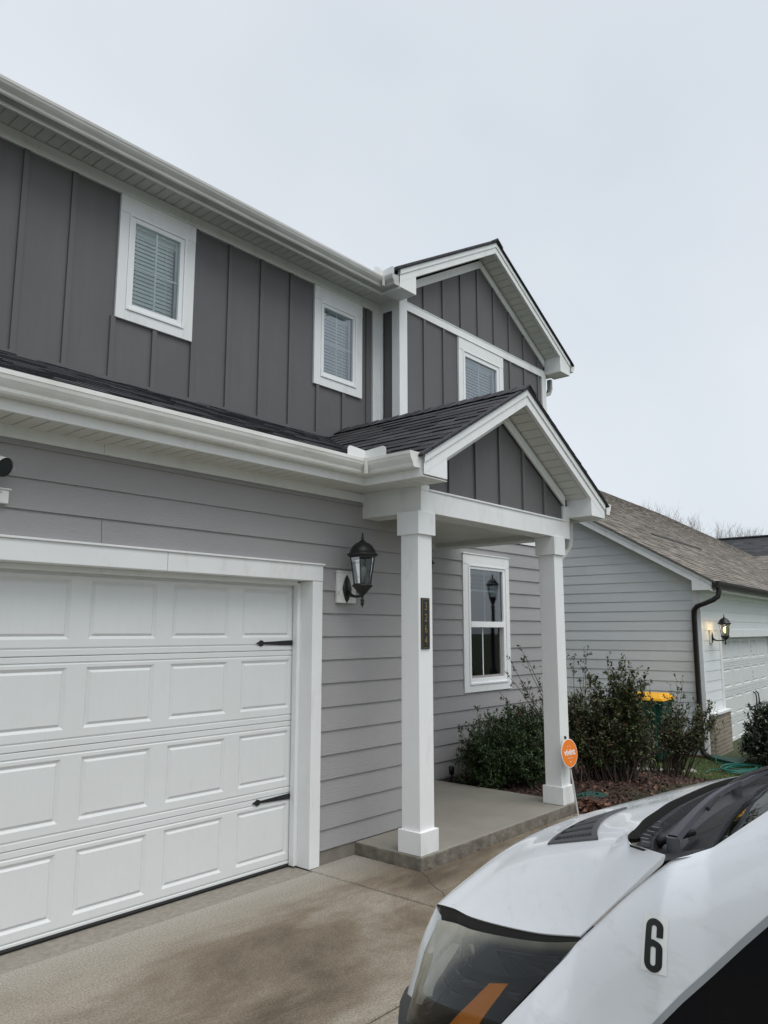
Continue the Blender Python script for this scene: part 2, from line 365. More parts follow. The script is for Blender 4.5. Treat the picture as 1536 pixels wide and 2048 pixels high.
# porch slab
mb=MB(); X0,X1,Y0,Y1,Z1=4.68,7.13,-.675,1.14,.095
mb.box(X0,X1,Y0,Y1,-.1,Z1); o=mb.build('porch_slab',[M['slab'],M['slabedge']],bevel=.012); 
for p in o.data.polygons: p.material_index=0 if p.normal.z>.5 else 1
struct(o)

# ================================================================ HOUSE
house=thing('house','two storey grey house with dark grey upper walls, white trim and gabled porch','house',(0,0,0))
G=Fr((0,0,0),(1,0,0))          # garage wall plane, outward -Y
mb=MB()
siding(mb,G,-1.6,5.3,.105,2.83,holes=[(-.85,4.18,0,2.2)],joints=[(2.38,2.35),(-.3,2.5)],e=.1815,zline=2.612)
G.box(mb,-1.6,-.8,-.15,-.001,.0,2.9); G.box(mb,4.18,5.3,-.15,-.001,.105,2.9); G.box(mb,-.8,4.18,-.15,-.001,2.2,2.9)
mb.build('garage_wall',M['siding'],house)
mb=MB(); mb.box(4.2,5.3,-.004,.15,-.05,.105); mb.build('foundation',M['concrete_wall'],house)
# return wall and entry wall
mb=MB(); F2=Fr((5.3,1.15,0),(0,-1,0)); siding(mb,Fr((5.3,0,0),(0,1,0)),0,1.15,.095,2.7,e=.1815,zline=2.612); mb.build('side_return_wall',M['siding'],house)
E_=Fr((0,1.15,0),(1,0,0))
mb=MB(); siding(mb,E_,5.3,10.1,.06,2.93,holes=[(5.55,6.55,0,2.2),(7.93,8.83,1.09,2.62)],joints=[(7.3,1.3),(9.4,2.1)],e=.1815,zline=2.612)
E_.box(mb,5.3,5.55,-.1,-.001,.0,2.93);E_.box(mb,6.55,7.93,-.1,-.001,.0,2.93);E_.box(mb,8.83,10.1,-.1,-.001,0,2.93);E_.box(mb,7.93,8.83,-.1,-.001,0,1.09);E_.box(mb,7.93,8.83,-.1,-.001,2.62,3.5);E_.box(mb,5.55,6.55,-.1,-.001,2.2,2.93)
mb.build('entry_wall',M['siding'],house)
mb=MB(); E_.box(mb,5.3,10.12,0,.022,2.94,3.1); E_.box(mb,10.02,10.12,.0,.024,.06,2.94); mb.build('entry_frieze_board',M['trim'],house)
mb=MB(); mb.box(5.3,10.1,1.146,1.16,-.5,.06); mb.build('foundation',M['concrete_wall'],house)
# hidden rest of the house volume
mb=MB(); mb.box(10.0,10.1,1.16,9.5,-.5,5.6); mb.box(-1.6,-1.5,.1,9.5,-.2,5.6); mb.box(-1.5,10.,9.4,9.5,-.5,5.6); mb.build('rear_wall',M['bb'],house)
fd=MB(); E_.box(fd,5.6,6.5,-.05,-.01,.1,2.15)
for a,b in ((.25,.95),(1.1,1.95)):
    E_.box(fd,5.72,6.0,-.01,.0,a,b);E_.box(fd,6.1,6.38,-.01,.0,a,b)
d_=fd.build('front_door',M['black'],house); k=MB(); E_.box(k,5.5,5.6,-.02,.03,.1,2.25);E_.box(k,6.5,6.6,-.02,.03,.1,2.25);E_.box(k,5.6,6.5,-.02,.03,2.15,2.25); k.build('door_frame',M['trim'],d_)

# upper main wall (board and batten)
U_=Fr((0,1.46,0),(1,0,0))
def wallholes(mb,fr,u0,u1,z0,z1,holes,t=.1):
    hs=sorted(holes); x=u0
    for h in hs:
        fr.box(mb,x,h[0],-t,0,z0,z1); fr.box(mb,h[0],h[1],-t,0,z0,h[2]); fr.box(mb,h[0],h[1],-t,0,h[3],z1); x=h[1]
    fr.box(mb,x,u1,-t,0,z0,z1)
mb=MB(); wallholes(mb,U_,-1.6,6.66,3.3,5.7,[(3.27,3.865,4.5,5.4),(5.625,6.21,4.5,5.39)])
bx=[2.36+.405*k for k in range(-9,11)]
for u in bx:
    tops=5.56; segs=[(3.7,5.56)]
    for (a,b) in ((3.18,3.96),(5.53,6.305)):
        if a<u+.02 and u-.02<b: segs=[(3.7,4.41)]
    for a,b in segs: U_.box(mb,u-.022,u+.022,0,.019,a,b)
mb.build('upper_wall',M['bb'],house)
mb=MB(); U_.box(mb,-1.6,6.64,0,.022,5.545,5.66); U_.box(mb,6.50,6.64,0,.024,3.85,5.545); mb.build('upper_frieze_board',M['trim'],house)
# bay
mb=MB(); wallholes(mb,E_,6.66,10.1,3.0,5.66,[(7.915,8.81,3.9,5.4)])
bu=[6.715+.4*k for k in range(0,9)]
bu=[7.115+.3985*k for k in range(0,8)]
for u in bu:
    if 7.82<u+.02 and u-.02<8.9: E_.box(mb,u-.022,u+.022,0,.019,3.2,3.75)
    else: E_.box(mb,u-.022,u+.022,0,.019,3.2,5.56)
GC,GS,GA=8.37,.562,6.98         # bay gable centre, slope, top of rake board
def btop(u): return GA-.17-GS*abs(u-GC)
mb.prism([E_.p(6.66,0,5.64),E_.p(10.1,0,5.64),E_.p(10.1,0,btop(10.1)),E_.p(GC,0,btop(GC)),E_.p(6.66,0,btop(6.66))],(0,.1,0))
for u in bu: E_.box(mb,u-.022,u+.022,0,.019,5.66,btop(u)-.05)
mb.box(6.66,6.74,1.15,1.5,3.3,5.66)
mb.build('bay_wall',M['bb'],house)
mb=MB(); E_.box(mb,6.76,10.1,0,.024,5.555,5.655); E_.box(mb,6.64,6.76,0,.026,3.2,5.7); E_.box(mb,10.0,10.12,0,.026,2.9,5.6)
mb.box(6.616,6.64,1.124,1.24,3.2,5.70); mb.box(6.62,6.64,1.24,1.45,5.545,5.69); mb.box(6.622,6.64,1.40,1.452,3.2,5.545)
E_.box(mb,6.70,10.08,.024,.03,5.652,5.662)
# rake frieze along bay gable
for s in (-1,1):
    x0=GC; x1=GC+s*1.72
    mb.prism([(x0,1.145,btop(x0)),(x1,1.145,btop(x1)),(x1,1.145,btop(x1)-.11),(x0,1.145,btop(x0)-.11)],(0,-.022,0))
mb.build('bay_trim',M['trim'],house)

# windows -----------------------------------------------------------
def window(name,fr,o,vin,gl,meet=None,muntv=(),munth=(),hdr=.16,blind=None,glass='glass',label=None,sillz=True,lowglass=None):
    """o,vin,gl = (u0,u1,z0,z1) of outer casing, vinyl frame, glass"""
    mb=MB()
    fr.box(mb,o[0],o[1],0,.03,o[3]-hdr,o[3]); fr.box(mb,o[0],vin[0],0,.027,o[2],o[3]-hdr); fr.box(mb,vin[1],o[1],0,.027,o[2],o[3]-hdr); fr.box(mb,vin[0],vin[1],0,.027,o[2],vin[2])
    if sillz: fr.box(mb,o[0]-.004,o[1]+.004,0,.04,o[3],o[3]+.012)
    f=mb.build(name,M['trim'],house,bevel=.003)
    if label: f['label']=label
    mb=MB(); a,b,c,d=vin; p,q,r,s=gl
    for n0,n1,i in ((-.06,.034,0),(-.06,.022,.022)):
        aa,bb,cc,dd=a+i,b-i,c+i,d-i
        if i==0:
            fr.box(mb,a,a+.022,n0,n1,c,d); fr.box(mb,b-.022,b,n0,n1,c,d); fr.box(mb,a+.022,b-.022,n0,n1,d-.022,d); fr.box(mb,a+.022,b-.022,n0,n1+.004,c,c+.022)
        else:
            fr.box(mb,aa,p,n0,n1,cc,dd); fr.box(mb,q,bb,n0,n1,cc,dd); fr.box(mb,p,q,n0,n1,s,dd); fr.box(mb,p,q,n0,n1,cc,r)
    if meet: fr.box(mb,p,q,-.04,.028,meet[0],meet[1])
    for u in muntv: 
        if meet: fr.box(mb,u-.008,u+.008,-.014,-.004,meet[1],s); fr.box(mb,u-.045,u-.028,-.03,-.02,r,meet[0])
        else: fr.box(mb,u-.008,u+.008,-.014,-.004,r,s)
    for z in munth: fr.box(mb,p,q,-.016,-.005,z-.007,z+.007)
    mb.build('window_frame',M['vinyl'],f,bevel=.002)
    mb=MB(); 
    if meet:
        mb.quad(fr.p(p,-.002,meet[1]),fr.p(q,-.002,meet[1]),fr.p(q,-.002,s),fr.p(p,-.002,s))
        mb.build('pane',M[glass],f); mb=MB(); mb.quad(fr.p(p,-.025,r),fr.p(q,-.025,r),fr.p(q,-.025,meet[0]),fr.p(p,-.025,meet[0])); mb.build('pane',M[lowglass or glass],f)
        mb=MB(); fr.box(mb,p,p+.02,-.03,.0,r,meet[0]); fr.box(mb,q-.045,q-.02,-.03,-.012,r,meet[0]); fr.box(mb,p,q,-.03,-.005,r,r+.03); mb.build('screen_frame',mat('screen_grey',(.3,.29,.28),.6),f)
    else:
        mb.quad(fr.p(p,-.002,r),fr.p(q,-.002,r),fr.p(q,-.002,s),fr.p(p,-.002,s)); mb.build('pane',M[glass],f)
    # room box
    mb=MB(); D=.9; x0,x1=p-.3,q+.3; z0,z1=r-.3,s+.3
    A=[fr.p(x0,-D,z0),fr.p(x1,-D,z0),fr.p(x1,-D,z1),fr.p(x0,-D,z1),fr.p(x0,-.1,z0),fr.p(x1,-.1,z0),fr.p(x1,-.1,z1),fr.p(x0,-.1,z1)]
    mb.add(A,[(0,1,2,3),(0,4,5,1),(1,5,6,2),(2,6,7,3),(3,7,4,0)]); mb.build('room_lining',M['room'],f)
    if blind:
        mb=MB(); z=s-.05; fr.box(mb,p-.02,q+.02,-.13,-.08,s-.04,s+.03)
        while z>blind[0]:
            t=blind[1]; 
            mb.add([fr.p(p-.01,-.098,z-t),fr.p(q+.01,-.098,z-t),fr.p(q+.01,-.109,z+t),fr.p(p-.01,-.109,z+t)],[(0,1,2,3)])
            z-=blind[2]
        fr.box(mb,p-.01,q+.01,-.12,-.085,blind[0]-.03,blind[0]-.005)
        for uu in (p+.08,q-.08): fr.box(mb,uu-.0015,uu+.0015,-.075,-.073,blind[0],s)
        mb.build('blind',M['blind'],f)
    return f
window('upper_window',U_,(3.18,3.96,4.405,5.545),(3.27,3.865,4.50,5.395),(3.335,3.80,4.565,5.33),muntv=(3.568,),munth=(4.93,),blind=(4.58,.0172,.0385),label='larger upper window with closed white blinds')
window('upper_window',U_,(5.53,6.305,4.405,5.545),(5.63,6.205,4.505,5.385),(5.682,6.155,4.57,5.325),muntv=(5.905,),munth=(4.935,),blind=(4.58,.0158,.0385),glass='glass_sky',label='upper window nearer the corner with darker panes')
window('upper_window',E_,(7.82,8.90,3.8,5.545),(7.916,8.812,3.9,5.40),(7.974,8.735,3.96,5.32),muntv=(8.325,),munth=(4.65,),blind=(4.0,.015,.041),glass='glass_sky',label='gable window partly hidden by the porch roof')
window('entry_window',E_,(7.838,8.912,.995,2.705),(7.95,8.84,1.085,2.58),(8.005,8.762,1.16,2.522),meet=(1.79,1.862),muntv=(8.36,),blind=(2.28,.004,.05),hdr=.125,glass='glass_mid',lowglass='glass_dark',label='tall double hung window beside the porch')

# garage door --------------------------------------------------------
gd=thing('garage_door','white panelled garage door','door',(1.72,.16,0)); del gd['category']; del gd['label']; setp(gd,house)
gd.matrix_parent_inverse=Matrix.Identity(4)
Dp=Fr((0,.16,0),(1,0,0))
DX0,DX1=-.72,4.155
def vgroove_panel(mb,fr,x0,x1,z0,z1,bw,bd):
    """raised panel field set in a v-groove, inside rect"""
    def ring(i,n): return [fr.p(x0+i,n,z0+i),fr.p(x1-i,n,z0+i),fr.p(x1-i,n,z1-i),fr.p(x0+i,n,z1-i)]
    A=ring(0,0);B=ring(bw*.55,-bd);C=ring(bw,-bd*.15)
    vs=A+B+C; fs=[]
    for k in range(4):
        j=(k+1)%4; fs+=[(k,j,4+j,4+k),(4+k,4+j,8+j,8+k)]
    mb.add(vs,fs)
    # planked field
    a,b=x0+bw,x1-bw; n=5; pw=(b-a)/n; n0=-bd*.15; g=.004; row=[]
    for i in range(n):
        u0=a+i*pw; u1=u0+pw
        if i>0: row.append((u0,n0-.0008)); row.append((u0+g,n0))
        else: row.append((u0,n0))
        row.append((u1-g if i<n-1 else u1,n0))
    mb.grid([[fr.p(u,nn,z0+bw) for u,nn in row],[fr.p(u,nn,z1-bw) for u,nn in row]])
for s in range(4):
    mb=MB(); z0=.02+s*.53 if s==0 else s*.533; z1=(s+1)*.533-.0025; zb=s*.533
    prof=[(z0,-.006),(z0+.004,0),(zb+.036,0),(zb+.040,-.007),(zb+.052,.0)]
    pz0,pz1=zb+.098,zb+.462
    profT=[(zb+.533-.052,0),(zb+.533-.044,-.007),(zb+.533-.036,0),(z1-.004,0),(z1,-.006)]
    for (za,na),(zc,nc) in list(zip(prof,prof[1:]))+list(zip(profT,profT[1:])):
        mb.quad(Dp.p(DX0,na,za),Dp.p(DX1,na,za),Dp.p(DX1,nc,zc),Dp.p(DX0,nc,zc))
    mb.quad(Dp.p(DX0,-.006,z0),Dp.p(DX1,-.006,z0),Dp.p(DX1,-.04,z0),Dp.p(DX0,-.04,z0)); mb.quad(Dp.p(DX0,-.006,z1),Dp.p(DX1,-.006,z1),Dp.p(DX1,-.04,z1),Dp.p(DX0,-.04,z1))
    za,zc=prof[-1][0],profT[0][0]
    mb.quad(Dp.p(DX0,0,za),Dp.p(DX1,0,za),Dp.p(DX1,0,pz0),Dp.p(DX0,0,pz0)); mb.quad(Dp.p(DX0,0,pz1),Dp.p(DX1,0,pz1),Dp.p(DX1,0,zc),Dp.p(DX0,0,zc))
    x=DX0
    for c in range(8):
        r=4.10-.6*(7-c); l_=r-.475
        mb.quad(Dp.p(x,0,pz0),Dp.p(l_,0,pz0),Dp.p(l_,0,pz1),Dp.p(x,0,pz1)); vgroove_panel(mb,Dp,l_,r,pz0,pz1,.034,.013); x=r
    mb.quad(Dp.p(x,0,pz0),Dp.p(DX1,0,pz0),Dp.p(DX1,0,pz1),Dp.p(x,0,pz1))
    mb.build('door_section',M['door'],gd)
mb=MB(); Dp.box(mb,DX0,DX1,-.05,-.042,0,2.14); mb.build('door_backing',M['dark_gap'],gd)
mb=MB(); mb.tube([(DX0,.165,.012),(DX1,.165,.012)],.014,8); mb.build('bottom_seal',M['rubber'],gd)
for zz in (1.655,.508):
    mb=MB()
    pts=[(4.150,-.022),(4.150,.022),(3.83,.009),(3.822,.018),(3.80,.024),(3.785,.012),(3.755,0),(3.785,-.012),(3.80,-.024),(3.822,-.018),(3.83,-.009)]
    mb.prism([Dp.p(x,.002,zz+z) for x,z in pts],Dp.n*.006)
    for x in (3.86,4.12,3.99): mb.lathe((x,.16-.010,zz),[(.0,0)],3) if False else mb.obox((x-.005,.146,zz-.005),(.01,0,0),(0,.01,0),(0,0,.01))
    mb.build('strap_hinge',M['black'],gd,bevel=.0015)
# casing
mb=MB()
G.box(mb,4.155,4.262,.0,.032,0.003,2.132); G.box(mb,-.85,-.72,.0,.032,.003,2.132)
G.box(mb,-.86,2.839,.0,.036,2.134,2.258);G.box(mb,2.842,4.262,.0,.036,2.134,2.258)
G.box(mb,-.87,4.272,0,.05,2.258,2.272)
mb.box(4.156,4.2,.001,.2,.003,2.132); mb.box(4.118,4.156,.10,.152,.01,2.12); mb.box(-.76,-.72,.001,.2,0,2.13)
mb.box(-.72,4.156,.001,.2,2.134,2.16); mb.box(-.72,4.118,.10,.152,2.10,2.134)
mb.build('door_casing',M['trim'],house,bevel=.003)

# lower eave ----------------------------------------------------------
mb=MB(); G.box(mb,-1.6,2.36,.0,.02,2.828,2.90); G.box(mb,2.363,4.75,0,.02,2.828,2.90)
mb.build('garage_frieze_board',M['trim'],house)
def soffit_strips(mb,p0,ud,length,vd,depth,pitch=.1,gap=.009):
    p0=Vector(p0);ud=Vector(ud);vd=Vector(vd); k=0; u=0
    while u<length-.001:
        w_=min(pitch,length-u)-gap
        mb.obox(p0+ud*u,ud*w_,vd*depth,(0,0,.006)); u+=pitch
mb=MB(); soffit_strips(mb,(-1.6,-.325,2.898),(1,0,0),6.05,(0,1,0),.305); mb.box(4.43,4.75,-.87,0,2.9045,2.9052)
soffit_strips(mb,(4.43,-.9,2.897),(0,1,0),.57,(1,0,0),.32); mb.box(-1.6,4.75,-.325,0,2.9055,2.906)
mb.obox((4.43,-.335,2.889),(.012,0,0),(.33,.33,0),(0,0,.007))
o=mb.build('lower_soffit',M['soffit'],house)
mb=MB(); 
profile_path(mb,[(-.02,0),(.0,0),(.0,.165),(-.02,.165),(-.02,0)],[(-1.6,-.33,2.89),(4.42,-.33,2.89),(4.42,-.905,2.89)])
mb.build('lower_fascia',M['trim'],house)
gutter('lower_gutter',[(-1.6,-.331,2.955),(4.419,-.331,2.955),(4.419,-.89,2.955)],house,M['gutter'],endcap=(2,))
mb=MB(); mb.box(4.285,4.312,-.466,-.446,2.952,3.077); mb.build('gutter_corner_joint',M['gutter'],house)
def splash(c,h=.13,l1=.26,l2=.26):
    mb=MB(); r=.03
    def strip(dx,dy,L):
        P=[(0,0),(L,0),(L,h-r),(L-r*.3,h-r*.3),(L-r,h),(L*.5,h-.004),(0,h-.012)]
        mb.prism([(c[0]+dx*a,c[1]+dy*a,c[2]+z) for a,z in P],(.003 if dy else 0,.003 if dx else 0,0))
    strip(-1,0,l1); strip(0,-1,l2); return mb
splash((4.305,-.443,3.058),.09,.2,.21).build('splash_guard',M['trim'],house)
# garage roof
s_g=.42; mb=MB()
ln=math.sqrt(1+s_g*s_g); vd=Vector((0,1,s_g))/ln
mb.add([(-1.7,-.40,3.045),(4.30,-.40,3.045),(5.85,1.47,3.045+s_g*1.87),(-1.7,1.47,3.045+s_g*1.87)],[(0,1,2,3)])
shingles(mb,(0,-.42,3.052),(1,0,0),vd,0,1.89*ln,lambda v:(-1.7,4.33+v*.86))
mb.build('garage_roof',M['shingle'],house)
mb=MB(); mb.add([(-1.6,1.44,3.835),(5.6,1.44,3.835),(5.6,1.37,3.808),(-1.6,1.37,3.808)],[(0,1,2,3)]); mb.box(-1.6,5.62,1.425,1.44,3.83,3.862); mb.build('roof_flashing',mat('grey_flashing',(.10,.10,.10),.5),house)

# porch ---------------------------------------------------------------
PC,PS,PA=6.0,.572,3.95
def ptop(u): return PA-PS*abs(u-PC)
YR=-.905; YW=-.64
mb=MB()
mb.box(4.75,7.27,YW,-.44,2.69,2.868); mb.box(4.75,4.95,-.44,0.0,2.69,2.905); mb.box(7.07,7.27,-.44,1.13,2.69,2.905)
mb.box(4.75,4.86,YW-.003,YW+.05,2.868,2.915); mb.box(4.752,4.93,YW+.05,-.44,2.868,2.905); mb.box(7.14,7.27,YW-.003,YW+.05,2.868,3.03); mb.box(4.95,7.07,.95,1.12,2.69,2.9)
mb.box(4.86,7.14,YW-.012,YW+.03,2.868,2.884)
# sloped frieze on the porch gable
def pin(u): return ptop(u)-.165
for s in (-1,1):
    x1=PC+s*1.15
    mb.prism([(PC,YW,pin(PC)),(x1,YW,pin(x1)),(x1,YW,pin(x1)-.105),(PC,YW,pin(PC)-.105)],(0,-.022,0))
mb.build('porch_beam',M['trim'],house,bevel=.003)
mb=MB(); mb.prism([(4.86,YW+.02,2.87),(7.14,YW+.02,2.87),(7.14,YW+.02,pin(7.14)),(PC,YW+.02,pin(PC)),(4.86,YW+.02,pin(4.86))],(0,.06,0))
for u in (5.16,5.56,5.955,6.37,6.77): mb.box(u-.022,u+.022,YW,YW+.02,2.884,pin(u)-.06)
mb.build('porch_gable_wall',M['bb'],house)
mb=MB()
for k in range(9):
    y=-.44+.155*k; mb.box(4.95,7.07,y,y+.151,2.742,2.75)
mb.box(4.95,7.07,-.44,1.15,2.752,2.76); mb.box(4.95,4.985,-.44,1.0,2.70,2.742); mb.box(7.035,7.07,-.44,1.0,2.70,2.742); mb.box(4.985,7.035,-.44,-.405,2.70,2.742)
mb.build('porch_ceiling',M['soffit'],house)
def gable_eave(C,S,A,y0,y1,half,zs,name,ret):
    """rake boards, sloped soffit, box returns"""
    mb=MB()
    for s in (-1,1):
        xe=C+s*half; t=lambda x:A-S*abs(x-C)
        mb.prism([(C,y0,t(C)),(xe,y0,t(xe)),(xe,y0,t(xe)-.148),(C,y0,t(C)-.148)],(0,.03,0))
        mb.prism([(C,y0-.012,t(C)),(xe,y0-.012,t(xe)),(xe,y0-.012,t(xe)-.062),(C,y0-.012,t(C)-.062)],(0,.0115,0))
        xr=C+s*(half-ret)
        mb.prism([(xe,y0+.0015,zs),(xr,y0+.0015,zs),(xr,y0+.0015,t(xr)-.1),(xe,y0+.0015,t(xe)-.05)],(0,(y1-y0)-.004,0))
        mb.prism([(C,y0+.03,t(C)-.135),(xr,y0+.03,t(xr)-.135),(xr,y0+.03,t(xr)-.02),(C,y0+.03,t(C)-.02)],(0,.02,0))
    mb.build(name+'_rake_board',M['trim'],house,bevel=.002)
    mb=MB(); 
    for s in (-1,1):
        L=math.hypot(1,S); k=0; d=0
        while d<half-ret:
            d1=min(d+.098,half-ret)
            xa=C+s*d; xb=C+s*(d1-.009); za=A-.142-S*d; zb=A-.142-S*(d1-.009)
            mb.add([(xa,y0+.05,za),(xb,y0+.05,zb),(xb,y1,zb),(xa,y1,za),(xa,y0+.05,za+.006),(xb,y0+.05,zb+.006),(xb,y1,zb+.006),(xa,y1,za+.006)],[(0,1,2,3),(4,7,6,5),(0,4,5,1),(1,5,6,2),(3,2,6,7),(0,3,7,4)]); d+=.098
        xe=C+s*(half-.05)
        mb.add([(C,y0+.03,A-.118),(xe,y0+.03,A-.118-S*(half-.05)),(xe,y1,A-.118-S*(half-.05)),(C,y1,A-.118)],[(0,1,2,3)])
    mb.build(name+'_rake_soffit',M['soffit'],house)
gable_eave(PC,PS,PA,YR,YW+.02,1.55,2.915,'porch',.30)
mb=MB(); lnp=math.hypot(1,PS)
def prid(sgn,mb,y0,yb,xe,A,C,S,clip):
    vdir=Vector((-sgn,0,S)).normalized(); O=Vector((C+sgn*xe,0,A+.012-S*xe))
    mb.add([(C+sgn*xe,y0,A+.01-S*xe),(C+sgn*xe,yb,A+.01-S*xe),(C,yb,A+.01),(C,y0,A+.01)],[(0,1,2,3)])
    shingles(mb,O+vdir*-.03,(0,1,0),vdir,0,xe*math.hypot(1,S)+.03,clip)
def clipL(v):
    x=4.42+v/lnp; z=PA-PS*abs(x-PC); yv=(z-3.045)/s_g-.40; return (YR-.035,min(1.45,max(yv,-.36)+.12))
def pgrid(mb):
    rows=[]
    for k in range(24):
        x=4.43+(PC-4.43)*k/23; z=PA+.006-PS*abs(x-PC); yv=min(1.45,max((z-3.045)/s_g-.40,-.36)+.1); rows.append([(x,YR-.02,z),(x,yv,z)])
    mb.grid(rows)
pgrid(mb)
shingles(mb,(4.40,0,PA+.012-PS*1.6),(0,1,0),Vector((1,0,PS)),0,1.6*lnp,clipL)
mb.add([(7.58,YR-.02,PA+.01-PS*1.58),(7.58,1.15,PA+.01-PS*1.58),(6.0,1.15,PA+.01),(6.0,YR-.02,PA+.01)],[(0,1,2,3)])
shingles(mb,(7.60,0,PA+.012-PS*1.6),(0,1,0),Vector((-1,0,PS)),0,1.6*lnp,lambda v:(YR-.035,1.45 if v>.95*lnp else 1.15))
# roof edge thickness at the rake
for s in (-1,1): mb.prism([(PC,YR-.03,PA+.002),(PC+s*1.6,YR-.03,PA+.002-PS*1.6),(PC+s*1.6,YR-.03,PA+.026-PS*1.6),(PC,YR-.03,PA+.026)],(0,.05,0))
# ridge caps
y=YR-.04
while y<1.42:
    for s in (-1,1): mb.add([(PC,y,PA+.045),(PC+s*.13,y,PA+.037-PS*.13),(PC+s*.13,y+.26,PA+.024-PS*.13),(PC,y+.26,PA+.03),(PC+s*.13,y,PA+.02-PS*.13),(PC,y,PA+.03)],[(0,1,2,3),(0,1,4,5)])
    y+=.143
mb.build('porch_roof',M['shingle'],house)
mb=MB(); mb.box(7.53,7.55,YR+.03,1.1,2.9,3.06); mb.build('lower_fascia',M['trim'],house)
gutter('lower_gutter',[(7.60,-.90,2.965),(7.60,1.1,2.965)],house,M['gutter'],endcap=(0,))
# columns
for cx in (4.71,6.912):
    c=thing('porch_column','x','x',(cx+.09,-.55,.095)); del c['label']; del c['category']; setp(c,house); c.matrix_parent_inverse=Matrix.Identity(4)
    mb=MB(); mb.box(cx,cx+.177,-.64,-.463,.25,2.55); mb.build('column_shaft',M['trim'],c,bevel=.004)
    mb=MB(); mb.box(cx-.022,cx+.20,-.662,-.44,2.505,2.690); mb.build('column_capital',M['trim'],c,bevel=.003)
    mb=MB(); mb.box(cx-.022,cx+.20,-.664,-.442,.097,.262); mb.build('column_plinth',M['trim'],c,bevel=.003)
# number plaque on first column
pl=thing('number_plaque','narrow black house number plaque reading 3264 in gold','sign',(4.787,-.642,1.607))
mb=MB(); mb.box(4.735,4.839,-.650,-.641,1.607,2.003); mb.build('plaque_board',M['ink'],pl,bevel=.002)
mb=MB()
for (a,b,c_,d) in ((4.744,4.830,1.615,1.618),(4.744,4.830,1.992,1.995)): mb.box(a,b,-.6515,-.650,c_,d)
for x in (4.744,4.827): mb.box(x,x+.003,-.6515,-.650,1.6182,1.9918)
mb.build('plaque_border',M['gold'],pl)
def text_mesh(s,size,ext,bold=0,shear=0):
    cu=bpy.data.curves.new('t','FONT'); cu.body=s; cu.size=size; cu.extrude=ext; cu.align_x='CENTER'; cu.offset=bold; cu.shear=shear
    ob=bpy.data.objects.new('t',cu); col.objects.link(ob); dg=bpy.context.evaluated_depsgraph_get(); me=bpy.data.meshes.new_from_object(ob.evaluated_get(dg)); bpy.data.objects.remove(ob); return me
def place_text(me,name,m,parent,o,ux,uy,uz,sx=1):
    o,ux,uy,uz=map(Vector,(o,ux,uy,uz))
    for v in me.vertices: v.co=o+ux*v.co.x*sx+uy*v.co.y+uz*v.co.z
    me.name=name; me.materials.clear(); me.materials.append(m); ob=bpy.data.objects.new(name,me); col.objects.link(ob); setp(ob,parent); return ob
for i,ch in enumerate('3264'):
    place_text(text_mesh(ch,.088,.001,.0),'numeral',M['gold'],pl,(4.787,-.6518,1.908-.088*i),(1,0,0),(0,0,1),(0,-1,0),.8)
    
# porch downspout
def rect_tube(mb,pts,w_,d_,n0=None):
    pts=[Vector(p) for p in pts]; rows=[]; n0=Vector(n0)
    for i,p in enumerate(pts):
        d=(pts[min(i+1,len(pts)-1)]-pts[max(i-1,0)]).normalized(); a=(n0-d*n0.dot(d)).normalized(); b=d.cross(a); r=.012; q=[]
        for (x,y) in ((1,.7),(.7,1),(-.7,1),(-1,.7),(-1,-.7),(-.7,-1),(.7,-1),(1,-.7)): q.append(p+a*x*w_/2+b*y*d_/2)
        rows.append(q)
    mb.grid(rows,True)
mb=MB(); rect_tube(mb,[(7.50,-.5,3.0),(7.50,-.5,2.74),(7.50,-.495,2.68),(7.47,-.49,2.61),(7.36,-.48,2.53),(7.22,-.46,2.45),(7.14,-.45,2.40),(7.12,-.45,2.33),(7.12,-.45,.25)],.09,.065,(0,1,0))
mb.build('downspout',M['gutter'],house,smooth=True)

# upper eaves --------------------------------------------------------
mb=MB(); soffit_strips(mb,(-1.6,1.14,5.665),(1,0,0),7.9,(0,1,0),.30); mb.box(-1.6,6.64,1.135,1.46,5.674,5.675)
soffit_strips(mb,(6.32,.90,5.664),(0,1,0),.26,(1,0,0),.30); mb.box(6.32,6.64,.89,1.15,5.673,5.674); mb.box(6.3,6.64,1.14,1.46,5.6631,5.67)
mb.build('upper_soffit',M['soffit'],house)
mb=MB(); profile_path(mb,[(-.02,0),(0,0),(0,.18),(-.02,.18),(-.02,0)],[(-1.6,1.13,5.595),(6.31,1.13,5.595),(6.31,.875,5.595)]); mb.build('upper_fascia',M['trim'],house)
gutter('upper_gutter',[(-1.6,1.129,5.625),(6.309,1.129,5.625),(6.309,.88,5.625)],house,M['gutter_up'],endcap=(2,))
mb=MB(); mb.box(6.172,6.20,.992,1.012,5.622,5.746); mb.build('gutter_corner_joint',M['gutter'],house)
splash((6.197,1.015,5.73),.095,.15,.16).build('splash_guard',M['trim'],house)
gable_eave(GC,GS,GA,.87,1.145,2.05,5.62,'bay',.30)
mb=MB(); s_u=.42
mb.add([(-1.7,1.05,5.735),(6.2,1.05,5.735),(6.2,6,5.735+s_u*4.95),(-1.7,6,5.735+s_u*4.95)],[(0,1,2,3)])
for s in (-1,1):
    vdir=Vector((-s,0,GS)); xe=2.13
    mb.add([(GC+s*xe,.85,GA+.008-GS*xe),(GC+s*xe,6,GA+.008-GS*xe),(GC,6,GA+.008),(GC,.85,GA+.008)],[(0,1,2,3)])
    shingles(mb,(GC+s*xe,0,GA+.012-GS*xe),(0,1,0),vdir,0,xe*math.hypot(1,GS),lambda v:(.835,3.0))
    mb.prism([(GC,.842,GA+.002),(GC+s*xe,.842,GA+.002-GS*xe),(GC+s*xe,.842,GA+.045-GS*xe),(GC,.842,GA+.045)],(0,.05,0))
y=.83
